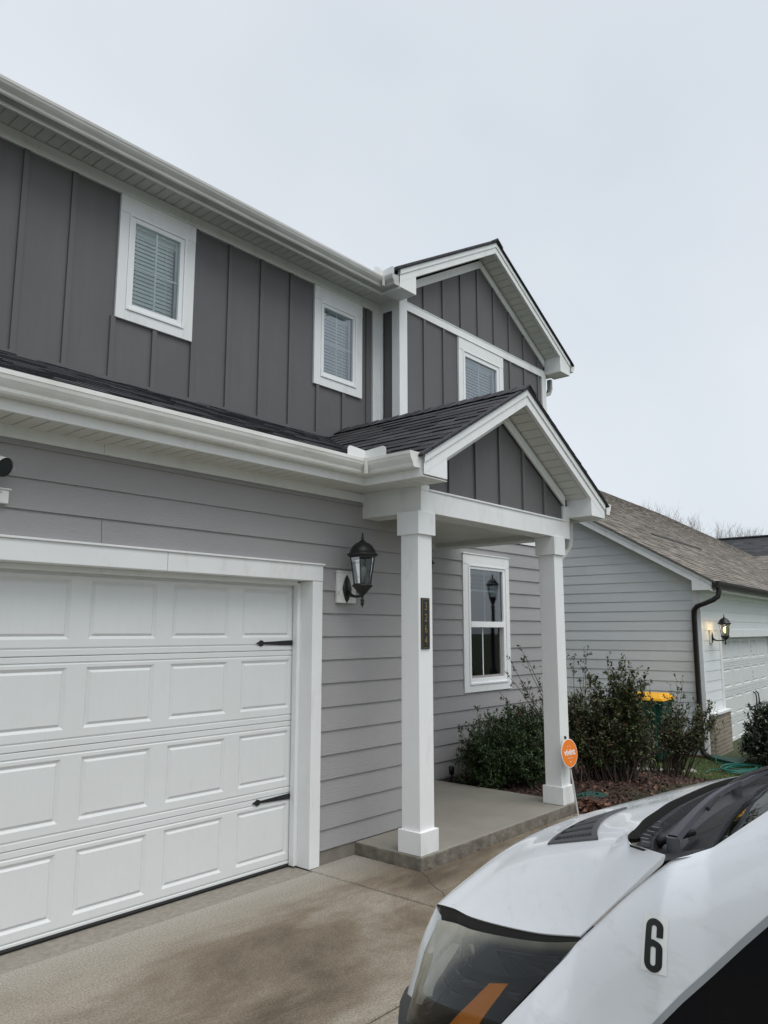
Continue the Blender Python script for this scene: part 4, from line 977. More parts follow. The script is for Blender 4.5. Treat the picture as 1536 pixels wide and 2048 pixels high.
def blades(mb,n,fx,hmin,hmax,w_,lean=.5):
    for k in range(n):
        x,y,z=fx(); h=r.uniform(hmin,hmax); d=Vector((r.uniform(-lean,lean),r.uniform(-lean,lean),1)).normalized(); s=Vector((r.uniform(-1,1),r.uniform(-1,1),0)).normalized()*w_; p=Vector((x,y,z))
        bend=Vector((d.x,d.y,0))*h*.5; mb.add([p-s,p+s,p+d*h*.6+s*.6,p+d*h*.6-s*.6,p+d*h+bend],[(0,1,2,3),(3,2,4)])
mb=MB()
def fx():
    while True:
        x=r.uniform(10.4,14.2); y=r.uniform(-1.3,1.6)
        if x<10.75+.25*math.sin(y*5) and r.random()<.8: continue
        return x,y,gz(x,y)-.005
blades(mb,26000,fx,.02,.06,.0028)
tag(mb.build('grass_blades',M['grass']),'short green winter grass beside the neighbour house','grass',kind='stuff')
mb=MB()
def fx2():
    x=r.uniform(7.7,9.9); y=-.98+r.uniform(-.28,.22)+.10*math.sin(x*7)+(.0); return x,y,gz(x,y)
blades(mb,7500,fx2,.04,.13,.0022,1.1)
tag(mb.build('edging_grass',M['grass2']),'tufts of thin grey green groundcover along the bed edge','groundcover',kind='stuff')

# ================================================================ SMALL OBJECTS
# wheeled bin
q0=q
def q(u,v,z): return q0(u,v+.10,z)
bn=thing('wheeled_bin','dark green wheeled bin with a yellow lid behind the sparse rose bush','bin',tuple(q(-.85,.58,-.4)))
def taper(mb,u0,u1,v0,v1,z0,U0,U1,V0,V1,z1):
    P=[q(u0,v0,z0),q(u1,v0,z0),q(u1,v1,z0),q(u0,v1,z0),q(U0,V0,z1),q(U1,V0,z1),q(U1,V1,z1),q(U0,V1,z1)]
    mb.add(P,[(0,3,2,1),(4,5,6,7),(0,1,5,4),(1,2,6,5),(2,3,7,6),(3,0,4,7)])
mb=MB(); taper(mb,-1.06,-.64,.36,.80,-.36,-1.14,-.56,.28,.88,.56); taper(mb,-1.17,-.53,.25,.91,.53,-1.17,-.53,.25,.91,.585)
for v in (.42,.58,.74): taper(mb,-1.10,-1.04,v-.02,v+.02,-.3,-1.16,-1.10,v-.02,v+.02,.5)
mb.build('bin_body',M['green'],bn,bevel=.015)
mb=MB(); taper(mb,-1.19,-.52,.24,.92,.588,-1.19,-.52,.24,.92,.625); taper(mb,-1.18,-.53,.25,.91,.6252,-1.10,-.60,.32,.84,.70); mb.build('bin_lid',M['yellow'],bn,bevel=.02)
for v in (.30,.86):
    mb=MB(); mb.grid([[q(-.60,v+dv,-.30)+NU*math.cos(6.2832*k/14)*rr+Vector((0,0,math.sin(6.2832*k/14)*rr)) for k in range(14)] for rr,dv in ((0,-.03),(.10,-.03),(.10,.03),(0,.03))],True); mb.build('wheel',M['tyre'],bn,smooth=False)
q=q0
# yard sign
ys=thing('yard_sign','round orange vivint sign'.replace('vivint ','')+' on a thin leaning stake beside the porch column','sign',(6.995,-.775,0))
vd_=Vector((.655,-.756,0)); lean=Vector((-.05,.057,.5)).normalized()
pd=Vector((.995,-.105,0)); pu=(lean-pd*lean.dot(pd)).normalized(); pn=pd.cross(pu).normalized()
if pn.y>0: pn=-pn
cS=Vector((6.945,-.715,.582)); b0=Vector((6.995,-.775,.0))
mb=MB(); mb.obox(b0+pn*-.02-pd*.011,pd*.022,pn*.006,(cS-b0)+lean*.16); mb.build('stake',M['post'],ys)
mb=MB(); mb.obox(cS+lean*.135-pd*.012-pn*.022,pd*.024,pn*.012,lean*.025); mb.build('stake_cap',M['ink'],ys)
def disc(mb,c,rad,n0,n1,n=48): mb.prism([c+pn*n0+pd*math.cos(2*math.pi*k/n)*rad+pu*math.sin(2*math.pi*k/n)*rad*1.0 for k in range(n)],pn*(n1-n0))
mb=MB(); disc(mb,cS,.133,-.006,.0); mb.build('sign_rim',M['white'],ys)
mb=MB(); disc(mb,cS,.126,.0002,.002); mb.build('sign_face',M['orange'],ys)
tm=text_mesh('vivint',.084,.0006,.0022); place_text(tm,'sign_wordmark',M['white'],ys,cS+pn*.003-pu*.018,pd,pu,pn,1.0)
tm=text_mesh('smart home',.016,.0004); place_text(tm,'sign_small_text',M['white'],ys,cS+pn*.003-pu*.05,pd,pu,pn,1.0)
mb=MB()
for x in (-.032,.012): mb.obox(cS+pn*.002+pd*x+pu*.062,pd*.02,pn*.001,pu*.003)
mb.obox(cS+pn*.002-pd*.006-pu*.088,pd*.012,pn*.001,pu*.013); mb.obox(cS+pn*.002-pd*.003-pu*.113,pd*.006,pn*.001,pu*.004)
mb.build('sign_marks',M['white'],ys)
# green valve cover
vb_=thing('valve_cover','green plastic valve box lid in the bed behind the round sign','cover',(7.78,-.49,0))
mb=MB(); mb.box(7.60,7.98,-.62,-.36,-.02,.035); mb.build('box_rim',M['greenlid'],vb_,bevel=.008); mb=MB(); mb.box(7.63,7.95,-.59,-.39,.036,.046); mb.build('box_lid',M['greenlid'],vb_,bevel=.006)
# small path light near wall
pt=thing('path_light','small black path light at the back of the porch by the wall','light',(7.40,1.02,.05))
mb=MB(); mb.tube([(7.40,1.02,0),(7.40,1.02,.16)],.01,8); mb.build('post',M['black'],pt); mb=MB(); mb.lathe((7.40,1.02,0),[(0,.12),(.028,.12),(.032,.16),(.035,.20),(.024,.212),(0,.215)],12); mb.build('head',M['black'],pt,smooth=True)
# hose
mb=MB(); pts=[]; r=random.Random(2)
for k in range(150):
    a=k*.21; rad=.30+.06*math.sin(k*.13)+.05*math.sin(k*.031); pts.append((12.95+math.cos(a)*rad*1.35,-.50+math.sin(a)*rad*.75,-.385+.012+.010*(k%30)/30+.03*max(0,math.sin(a*.5))))
pts=[(12.2,-.2,-.36),(12.5,-.15,-.37)]+pts+[(13.3,0,-.38),(13.6,.1,-.3)]
mb.tube(pts,.008,6); tag(mb.build('garden_hose',M['hose'],smooth=True),'teal garden hose lying in loose coils on the lawn','hose')
# splash block pieces, rocks, stick
mb=MB(); mb.add([q(-.1,-.12,-.37),q(-.32,-.12,-.37),q(-.5,-.62,-.40),q(.1,-.62,-.40),q(-.1,-.12,-.34),q(-.32,-.12,-.34),q(-.5,-.62,-.385),q(.1,-.62,-.385)],[(4,5,6,7),(0,1,5,4),(1,2,6,5),(2,3,7,6),(3,0,4,7)]); tag(mb.build('splash_block',M['greenlid']),'flat green splash block under the dark downspout','splash block')
r=random.Random(12); k=0
for (x,y,s) in ((11.55,.60,.075),(11.68,.50,.05),(11.76,.42,.05),(11.85,.33,.045),(11.96,.22,.05),(12.05,.10,.045),(12.2,.0,.06)):
    mb=MB(); rows=[]
    for i in range(7):
        p_=math.pi*i/6; rows.append([(x+math.sin(p_)*math.cos(j*math.pi/5)*s*1.2*r.uniform(.85,1.1),y+math.sin(p_)*math.sin(j*math.pi/5)*s*r.uniform(.85,1.1),gz(x,y)+.02+math.cos(p_)*s*.7) for j in range(10)])
    mb.grid(rows,True); o=mb.build('rock',M['rock'],smooth=True)
    tag(o,['large pale rock at the left end of the row before the bin','second pale rock from the left before the bin','third pale rock from the left before the bin','middle pale rock in the row before the bin','fifth pale rock from the left before the bin','sixth pale rock from the left before the bin','last pale rock at the right end before the bin'][k],'rock','row of pale rocks before the bin'); k+=1
mb=MB(); z=gz(11.4,-.1)+.02; mb.tube([(11.36,-.02,z),(11.35,-.12,z+.008),(11.30,-.24,z)],[.007,.009,.006],6); tag(mb.build('fallen_stick',M['stick'],smooth=True),'short pale stick lying where mulch meets the lawn','stick')
# street lamp across the road (seen mirrored in the tall window)
sl_=thing('street_lamp','black street lamp across the road mirrored in the tall window','street lamp',(27.7,-11.2,-.4))
mb=MB(); mb.lathe((27.7,-11.2,-.4),[(.16,0),(.16,.5),(.09,.6),(.07,3.1),(.10,3.15),(.05,3.2),(.16,3.5),(.17,3.55)],12); mb.build('post',M['black'],sl_,smooth=True)
mb=MB(); mb.lathe((27.7,-11.2,-.4),[(.16,3.55),(.25,4.05)],8); mb.build('lamp_pane',M['lampglass'],sl_); mb=MB(); mb.lathe((27.7,-11.2,-.4),[(.28,4.05),(.27,4.1),(.12,4.3),(.04,4.35),(.03,4.5),(0,4.55)],12); mb.build('lamp_cap',M['black'],sl_,smooth=True)
# house across the street, mirrored too
oh=thing('opposite_house','dark roofed house on the far side of the street','house',(24,-22,-.4))
mb=MB(); mb.box(14,27,-30,-20,-.5,2.8); mb.build('wall',M['nsiding_f'],oh)
mb=MB(); mb.add([(13.5,-19.5,2.7),(27.5,-19.5,2.7),(27.5,-30.5,2.7),(13.5,-30.5,2.7),(18,-25,5.6),(23,-25,5.6)],[(0,1,5,4),(1,2,5),(2,3,4,5),(3,0,4)]); mb.build('roof',M['shingle_f'],oh)
# ================================================================ VAN
vph=R(8.); VA=Vector((math.cos(vph),-math.sin(vph),0)); VB=Vector((math.sin(vph),math.cos(vph),0)); VP=Vector((1.8,-3.64463,0))
def V(a,b,z): return VP+VA*a+VB*b+Vector((0,0,z))
van=thing('white_van','white delivery van with black cowl and number 6 decal in the driveway','van',tuple(V(.86,-1.5,0)))
def cat(pts,t):
    i=0
    while i<len(pts)-2 and pts[i+1][0]<t: i+=1
    h=pts[i+1][0]-pts[i][0]; u=(t-pts[i][0])/h
    def tan(j):
        a=max(j-1,0);b=min(j+1,len(pts)-1); return [(pts[b][k]-pts[a][k])/(pts[b][0]-pts[a][0])*h for k in (1,2,3)]
    m0,m1=tan(i),tan(i+1)
    return [(2*u**3-3*u*u+1)*pts[i][k+1]+(u**3-2*u*u+u)*m0[k]+(-2*u**3+3*u*u)*pts[i+1][k+1]+(u**3-u*u)*m1[k] for k in range(3)]
RR=[(0,.04,.115,1.243),(.15,.10,.155,1.244),(.3,.18,.18,1.245),(.4,.26,.205,1.249),(.5,.36,.225,1.253),(.6,.46,.243,1.258),(.7,.57,.252,1.262),(.8,.68,.26,1.266),(.9,.77,.262,1.269),(1,.86,.262,1.27)]
LL=[(0,0,0,1.248),(.15,.015,.13,1.122),(.3,.03,.26,.998),(.4,.06,.407,.957),(.5,.12,.596,.912),(.6,.2,.788,.867),(.7,.27,.93,.84),(.8,.38,1.115,.779),(.9,.60,.96,.616),(1,.86,.979,.606)]
LL[8]=(.9,.60,1.10,.66); LL[9]=(1,.86,1.08,.63)
def lcat(s):
    if s<.3: u=s/.3; return [LL[0][k]*(1-u)+LL[2][k]*u for k in (1,2,3)]
    return cat(LL[2:],s)
HP=(.635,.136,.309,.486)
def hood(s,t,lift=0):
    mir=s>1; ss=2-s if mir else s
    Rr=cat(RR,ss); Lf=lcat(ss); d=[Lf[k]-Rr[k] for k in range(3)]; hz_=math.hypot(d[0],d[1])
    p1=(Rr[0]+d[0]*HP[0],Rr[1]+d[1]*HP[0],Rr[2]-HP[1]*hz_*2*HP[0]); p2=(Lf[0]-d[0]*HP[2],Lf[1]-d[1]*HP[2],Lf[2]-d[2]*HP[3])
    w_=min(1,ss/.16); w_=w_*w_*(3-2*w_); p1=[(Rr[k]+d[k]/3)*(1-w_)+p1[k]*w_ for k in range(3)]; p2=[(Lf[k]-d[k]/3)*(1-w_)+p2[k]*w_ for k in range(3)]
    p=[(1-t)**3*Rr[k]+3*t*(1-t)**2*p1[k]+3*t*t*(1-t)*p2[k]+t**3*Lf[k] for k in range(3)]
    if mir: p[0]=1.72-p[0]
    p[2]+=lift
    return V(*p)
mb=MB(); nS,nT=120,44
mb.grid([[hood(2*i/nS,j/nT) for j in range(nT+1)] for i in range(nS+1)])
# folded flange round the hood edge
mb.grid([[hood(2*i/nS,1),hood(2*i/nS,1)+Vector((0,0,-.006))+ (hood(2*i/nS,.97)-hood(2*i/nS,1))*.12,hood(2*i/nS,.93)+Vector((0,0,-.02))] for i in range(nS+1)])

hd=mb.build('hood',M['paint'],van,smooth=True)
mb=MB(); mb.grid([[hood(2*i/nS,0)-Vector((0,0,.002)),hood(2*i/nS,0)+Vector((0,0,-.003-.027*min(1,max(0,min(2*i/nS,2-2*i/nS)-.12)/.2)))] for i in range(nS+1)]); mb.build('hood_seal',M['rubber'],hd)
mb=MB(); mb.grid([[hood(0,j/nT)-Vector((0,0,.002)),hood(0,j/nT)+Vector((0,0,-.008))+VA*.001] for j in range(nT+1)]); mb.build('hood_seal',M['rubber'],hd)
# hood vent: plate following the hood, slats across it
VC=((.584,.468),(.403,.291),(.664,.127),(.654,.253))
def vent(u,v,l):
    s=(VC[0][0]*(1-u)+VC[1][0]*u)*(1-v)+(VC[3][0]*(1-u)+VC[2][0]*u)*v
    t=(VC[0][1]*(1-u)+VC[1][1]*u)*(1-v)+(VC[3][1]*(1-u)+VC[2][1]*u)*v
    return hood(s,t,l)
def vpatch(mb,u0,u1,v0,v1,l0,l1,n=8,k=3):
    mb.grid([[vent(u0+(u1-u0)*i/n,v0+(v1-v0)*j/k,l0+(l1-l0)*j/k) for j in range(k+1)] for i in range(n+1)])
mb=MB()
for (u0,u1,v0,v1) in ((0,.10,0,1),(.86,1,0,1),(.10,.86,0,.08),(.10,.86,.92,1)): vpatch(mb,u0,u1,v0,v1,.006,.006,8,8)
for (u0,u1,v0,v1,w_) in ((0,0,0,1,0),(1,1,0,1,0)): mb.grid([[vent(u0,i/10,.006),vent(u0,i/10,-.003)] for i in range(11)])
for v in (0,1): mb.grid([[vent(i/10,v,.006),vent(i/10,v,-.003)] for i in range(11)])
vt=mb.build('hood_vent',M['vent'],van,smooth=False)
mb=MB(); vpatch(mb,.09,.87,.07,.93,.0012,.0012,12,12); mb.build('vent_mesh',M['ink'],vt)
for v in (.10,.31,.52,.73):
    mb=MB(); vpatch(mb,.10,.86,v+.125,v+.16,.002,.0065,10,2); vpatch(mb,.10,.86,v+.16,v+.19,.0065,.006,10,1); mb.build('vent_slat',M['vent'],vt)
mb=MB()
for v in (.10,.31,.52,.73):
    for i in range(9):
        u=.13+.08*i; mb.grid([[vent(u,v-.01,.002),vent(u,v+.12,.0045)],[vent(u+.018,v-.01,.002),vent(u+.018,v+.12,.0045)]])
mb.build('vent_fins',M['vent'],vt)
# fender and door skin
ZT=[(-1.2,1.33),(-.5,1.36),(-.25,1.372),(-.204,1.343),(-.149,1.309),(-.098,1.278),(-.044,1.252),(-.01,1.238),(.06,1.178),(.13,1.114),(.262,.988),(.372,.855),(.509,.705),(.62,.58),(.75,.50),(1.0,.42)]
AT=[(-1.2,.05),(-.25,.035),(-.1,.03),(0,.008),(.13,.018),(.26,.034),(.372,.004),(.509,.004),(.62,.034),(.75,.08),(1.0,.22)]
def interp(T_,x):
    if x<=T_[0][0]: return T_[0][1]
    for (a,b),(c,d) in zip(T_,T_[1:]):
        if x<=c: return b+(d-b)*(x-a)/(c-a)
    return T_[-1][1]
def side(b,h):   # h = depth below the top edge
    zt=interp(ZT,b); at=interp(AT,b); z=zt-h
    return V(at-.062*(1-math.exp(-h/.075))+.0-.018*math.exp(-((z-.72)/.12)**2)*.8,b,z)
def skin(b0,b1,n,name,par,zlo=.33):
    mb=MB(); rows=[]
    for i in range(n+1):
        b=b0+(b1-b0)*i/n; zt=interp(ZT,b); lo=zlo
        dd=.44**2-(b+.16)**2
        if dd>0: lo=max(lo,.36+math.sqrt(dd))
        H_=max(zt-lo,.02); rows.append([side(b,H_*(j/30)**1.6) for j in range(31)])
    mb.grid(rows); mb.grid([[rw[0],rw[0]+VA*.02+Vector((0,0,-.012))] for rw in rows]); mb.grid([[rw[-1],rw[-1]+VA*.05] for rw in rows])
    return mb.build(name,M['paint'],par,smooth=True)
fen=skin(-.236,.98,120,'fender',van); door=skin(-1.2,-.243,40,'front_door',van)
mb=MB(); mb.grid([[V(.02,-.25+1.25*i/40,interp(ZT,-.25+1.25*i/40)-.03),V(.03,-.25+1.25*i/40,.3)] for i in range(41)]); mb.grid([[V(.008+(.022)*i/10,.0+.26*i/10,1.235-.25*i/10),V(.05,.0+.26*i/10,1.235-.25*i/10)] for i in range(11)])
mb.build('inner_wing',M['dark_gap'],van)
# black and silver livery on the side
def line(b): return interp([(-.5,1.345),(-.37,1.30),(-.243,1.198),(-.18,1.132),(-.117,1.063),(-.045,.985),(.028,.898),(.10,.81),(.2,.70),(.35,.56)],b)
def livery(name,m,b0,b1,z_hi,z_lo,par,off,n=60,k=24):
    mb=MB(); rows=[]
    for i in range(n+1):
        b=b0+(b1-b0)*i/n; zt=interp(ZT,b); hi=z_hi(b); lo=z_lo(b); rows.append([side(b,zt-(hi+(lo-hi)*j/k))-VA*off for j in range(k+1)])
    mb.grid(rows); return mb.build(name,m,par,smooth=True)
def lo_(b):
    dd=.445**2-(b+.16)**2; return max(.40,.37+math.sqrt(dd) if dd>0 else 0)
livery('silver_stripe',M['silver'],-.236,.30,lambda b:line(b),lambda b:max(line(b)-.020,lo_(b)),fen,.0016,60,3)
livery('black_graphic',M['gloss'],-.236,.28,lambda b:max(line(b)-.020,lo_(b)),lambda b:lo_(b),fen,.002)
livery('black_graphic',M['gloss'],-1.15,-.243,lambda b:line(b)-.02,lambda b:lo_(b),door,.002)
# number decal
def onside(px,pz): return px
c00,c10,c01,c11=(.040,1.124),(-.022,1.130),(.047,1.007),(-.016,1.012)
def dec(u,v,off): # u left->right, v top->bottom
    b=(c00[0]*(1-u)+c10[0]*u)*(1-v)+(c01[0]*(1-u)+c11[0]*u)*v; z=(c00[1]*(1-u)+c10[1]*u)*(1-v)+(c01[1]*(1-u)+c11[1]*u)*v
    return side(b,interp(ZT,b)-z)-VA*off
mb=MB(); mb.grid([[dec(i/8,j/12,.0015) for j in range(13)] for i in range(9)]); ds=mb.build('number_sheet',M['decal'],fen)
pts=[(436,645),(436,560)]+[(373+63*math.cos(t_),553-58*math.sin(t_)) for t_ in [math.pi*k/12 for k in range(13)]]+[(310,650),(310,780),(310,905)]+[(373-63*math.cos(t_),905+66*math.sin(t_)) for t_ in [math.pi*k/12 for k in range(1,13)]]+[(436,800),(436,770)]+[(378+58*math.cos(t_),765-62*math.sin(t_)) for t_ in [math.pi*k/10*.5 for k in range(1,6)]+[math.pi*(.5+.09*k) for k in range(1,5)]]
def du(x,y): return ((x-243)/(510-243),(y-425-(x-243)*.22*0)/(1000-425)*.985)
mb=MB(); rows=[]; hw=34
for i,(x,y) in enumerate(pts):
    a=pts[max(i-1,0)]; b=pts[min(i+1,len(pts)-1)]; dx,dy=b[0]-a[0],b[1]-a[1]; l_=math.hypot(dx,dy); nx_,ny_=-dy/l_*hw,dx/l_*hw
    rows.append([dec(*du(x+nx_*k,y+ny_*k),.0026) for k in (-1,-.33,.33,1)])
mb.grid(rows); mb.build('numeral_six',M['ink'],ds)
# headlight
lf=[(.34,1.069,.751),(.34,1.142,.625),(.34,1.19,.503),(.34,1.218,.386)]; rt_=[(.03,.255,.985),(.0,.372,.863),(.0,.509,.713),(.03,.62,.59)]
def pl2(P,t):
    k=t*(len(P)-1); i=min(int(k),len(P)-2); u=k-i; return [P[i][c]*(1-u)+P[i+1][c]*u for c in range(3)]
def topl(s): p=lcat(.3+s*.47); p[2]-=.005; return p
def lens(s,t,inn=0):
    tp=topl(s); e0=pl2(rt_,1); e1=pl2(lf,1); bt=[e0[c]*(1-s)+e1[c]*s for c in range(3)]; bt[1]+=.36*s*(1-s); bt[0]-=.10*s*(1-s)
    L_2=pl2(lf,t); R_2=pl2(rt_,t); a,b,c_,d=topl(0),topl(1),pl2(rt_,1),pl2(lf,1)
    p=[(1-t)*tp[k]+t*bt[k]+(1-s)*R_2[k]+s*L_2[k]-((1-s)*(1-t)*a[k]+s*(1-t)*b[k]+(1-s)*t*c_[k]+s*t*d[k]) for k in range(3)]
    bb=.24*s*(1-s)*t*(1-t)
    p=[p[0]-.7*bb+inn*.75,p[1]+.55*bb-inn*.6,p[2]+.25*bb-inn*.3]
    return V(*p)
hl=thing('headlight','x','x',tuple(V(.2,.7,.8))); del hl['label']; del hl['category']; hl.location=V(.2,.7,.8)-V(.86,-1.5,0); hl.parent=van
n_=36
def hazed(m,t,b,c):
    n=t.nodes;l=t.links.new
    b.inputs['Roughness'].default_value=.28
M['lens']=None
m=bpy.data.materials.new('clouded_headlight_lens'); m.use_nodes=True; t_=m.node_tree; nn=t_.nodes; nn.clear(); lk=t_.links.new
o_=nn.new('ShaderNodeOutputMaterial'); df=nn.new('ShaderNodeBsdfDiffuse'); df.inputs['Color'].default_value=(.52,.50,.40,1); tr=nn.new('ShaderNodeBsdfTransparent'); tr.inputs['Color'].default_value=(.93,.93,.90,1)
gl=nn.new('ShaderNodeBsdfGlossy'); gl.inputs['Roughness'].default_value=.03; gl.inputs['Color'].default_value=(.75,.8,.85,1); fr=nn.new('ShaderNodeFresnel'); fr.inputs['IOR'].default_value=1.5
at=nn.new('ShaderNodeAttribute'); at.attribute_name='haze'; nz=nn.new('ShaderNodeTexNoise'); nz.inputs['Scale'].default_value=9; nz.inputs['Detail'].default_value=5; tc=nn.new('ShaderNodeTexCoord'); lk(tc.outputs['Object'],nz.inputs['Vector'])
m1=nn.new('ShaderNodeMath'); m1.operation='MULTIPLY_ADD'; m1.inputs[1].default_value=1.1; m1.inputs[2].default_value=.35; lk(nz.outputs['Fac'],m1.inputs[0]); m2=nn.new('ShaderNodeMath'); m2.operation='MULTIPLY'; m2.use_clamp=True; lk(at.outputs['Fac'],m2.inputs[0]); lk(m1.outputs[0],m2.inputs[1])
s1=nn.new('ShaderNodeMixShader'); lk(m2.outputs[0],s1.inputs[0]); lk(tr.outputs[0],s1.inputs[1]); lk(df.outputs[0],s1.inputs[2]); s2=nn.new('ShaderNodeMixShader'); lk(fr.outputs[0],s2.inputs[0]); lk(s1.outputs[0],s2.inputs[1]); lk(gl.outputs[0],s2.inputs[2]); lk(s2.outputs[0],o_.inputs[0])
mb=MB(); mb.grid([[lens(i/n_,j/n_) for j in range(n_+1)] for i in range(n_+1)]); lo=mb.build('lens',m,hl,smooth=True); orient(lo,VB-VA)
mb=MB(); mb.grid([[hood(.3+.75*i/30,1)-Vector((0,0,.004)),hood(.3+.75*i/30,.93)-Vector((0,0,.05)),hood(.3+.75*i/30,.80)-Vector((0,0,.16))] for i in range(31)]); mb.grid([[hood(.3+.7*i/30,.985),hood(.3+.7*i/30,.95)-Vector((0,0,.34))] for i in range(31)]); mb.build('lamp_seal',M['rubber'],hl)
at_=lo.data.attributes.new('haze','FLOAT','POINT')
for i in range(n_+1):
    for j in range(n_+1):
        s,t=i/n_,j/n_; at_.data[i*(n_+1)+j].value=max(0,min(.80,(s-.42-.10*t)*2.3))+max(0,.09-t)*3
mb=MB(); mb.grid([[lens(i/n_,j/n_,.035+.05*math.sin(math.pi*i/n_)) for j in range(n_+1)] for i in range(n_+1)])
for (s_,) in ((0,),(1,)): mb.grid([[lens(s_,j/n_),lens(s_,j/n_,.035)] for j in range(n_+1)])
mb.grid([[lens(i/n_,0),lens(i/n_,0,.04)] for i in range(n_+1)]); mb.grid([[lens(i/n_,1),lens(i/n_,1,.04)] for i in range(n_+1)])
mb.build('lamp_housing',M['lampblack'],hl,smooth=True)
mb=MB(); mb.grid([[lens(.70-.06*j/10+(.012+.05*math.sin(math.pi*(j/10)**.8))*(i-5)/5,.16+.62*j/10,.004+.02*abs(i-5)/5) for j in range(11)] for i in range(11)]); mb.build('reflector_and_glint',mat('pale_glint',(.85,.84,.74),.25),hl,smooth=True)  # bright reflected streak painted in as a pale strip behind the lens
mb=MB(); mb.grid([[lens(.50+.40*i/16,.12+.75*j/16,.03+.07*math.sin(math.pi*i/16)*math.sin(math.pi*j/16)) for j in range(17)] for i in range(17)]); mb.build('lamp_bowl',M['chrome'],hl,smooth=True)
mb=MB()
for t0 in (.10,.42): mb.grid([[lens(.06+.34*i/10,t0,.02),lens(.06+.34*i/10,t0+.02,.012),lens(.06+.34*i/10,t0+.05,.03)] for i in range(11)])
mb.build('lamp_trim',M['vent'],hl)
Lf_=[(.205,.40),(.207,.47),(.205,.54),(.208,.66),(.214,.79),(.22,.95)]; Rt2=[(.125,.375),(.112,.47),(.10,.57),(.086,.68),(.082,.80),(.08,.95)]
def amb(mb,gr,off,a0=0):
    rows=[]
    for k in range(21):
        x=k/20*5; i=min(int(x),4); u=x-i; l_=[Lf_[i][c]*(1-u)+Lf_[i+1][c]*u for c in (0,1)]; r_=[Rt2[i][c]*(1-u)+Rt2[i+1][c]*u for c in (0,1)]
        rows.append([lens(l_[0]+gr+(r_[0]-gr-l_[0]-gr)*w_/4,l_[1]+(r_[1]-l_[1])*w_/4-(gr if k==0 else 0),off) for w_ in range(5)])
    mb.grid(rows)
mb=MB(); amb(mb,-.016,.002); mb.build('amber_rim',M['amber_dark'],hl,smooth=True)
mb=MB(); amb(mb,.004,.0006); mb.build('amber_reflector',M['amber'],hl,smooth=True)
# bumper / grille surround beside the lamp
mb=MB(); outer=[(.42,1.150,.770),(.42,1.175,.732),(.42,1.225,.650),(.42,1.267,.559),(.42,1.317,.418),(.42,1.384,.292),(.42,1.40,.2)]
inner=[(.352,1.072,.765),(.352,1.085,.742),(.350,1.122,.68),(.350,1.150,.62),(.350,1.20,.48),(.350,1.228,.33),(.35,1.23,.2)]
rows=[]
for s in (1,-1):
    rows=[]
    for i in range(7):
        o_1=outer[i]; i_1=inner[i]; f=lambda a: a if s==1 else 1.72-a
        rows.append([V(f(i_1[0]),i_1[1]-.03,i_1[2]),V(f(i_1[0]),i_1[1],i_1[2]),V(f(.385),(i_1[1]+o_1[1])/2+.012,(i_1[2]+o_1[2])/2),V(f(.42),o_1[1],o_1[2]),V(f(.46),o_1[1]-.0,o_1[2]),V(f(.5),o_1[1]-.02,o_1[2])])
    mb=MB(); mb.grid(rows); mb.build('grille_surround',M['paint'],van,smooth=True)
mb=MB(); mb.grid([[V(.5+.72*k/6,o[1]-.03,o[2]) for k in range(7)] for o in outer[1:]]); mb.build('grille',M['plastic'],van)
mb=MB(); rows=[]
for k in range(25):
    a=-.03+1.78*k/24; c=abs(a-.86)/.89; bb=1.42-.75*c**3; rows.append([V(a,bb-.1,.46),V(a,bb,.42),V(a,bb+.01,.25),V(a,bb-.06,.16)])
mb.grid(rows); mb.build('bumper',M['plastic'],van,smooth=True)
# cowl, wipers, windscreen
WB=[(.036,-.09,1.272),(.236,-.03,1.285),(.37,.0,1.293),(.6,.05,1.30),(.86,.075,1.304),(1.12,.05,1.30),(1.35,.0,1.293),(1.484,-.03,1.285),(1.684,-.09,1.272)]
WT=[(.15,-1.24,1.98),(.3,-1.19,2.0),(.5,-1.16,2.015),(.7,-1.145,2.02),(.86,-1.14,2.022),(1.02,-1.145,2.02),(1.22,-1.16,2.015),(1.42,-1.19,2.0),(1.57,-1.24,1.98)]
mb=MB(); rows=[]
for i in range(41):
    s=2*i/40; h0=cat(RR,s if s<=1 else 2-s); a=h0[0] if s<=1 else 1.72-h0[0]; k=i/40*8; j=min(int(k),7); u=k-j; wb=[WB[j][c]*(1-u)+WB[j+1][c]*u for c in range(3)]
    e_=min(s,2-s); P0_=(a,h0[1]+(.01 if e_>.3 else -.012),h0[2]-.028); 
    rows.append([V(P0_[0]+(wb[0]-P0_[0])*w_,P0_[1]+(wb[1]-P0_[1])*w_,P0_[2]+(wb[2]-P0_[2])*w_-d_) for w_,d_ in ((0,0),(.12,.004),(.16,-.010),(.26,-.012),(.30,.012),(.55,.03),(.8,.018),(1,.004))])
mb.grid(rows); mb.grid([[V(.0,.0,1.235),V(.03,-.10,1.268)],[V(.045,.10,1.212),V(.10,-.07,1.262)]])

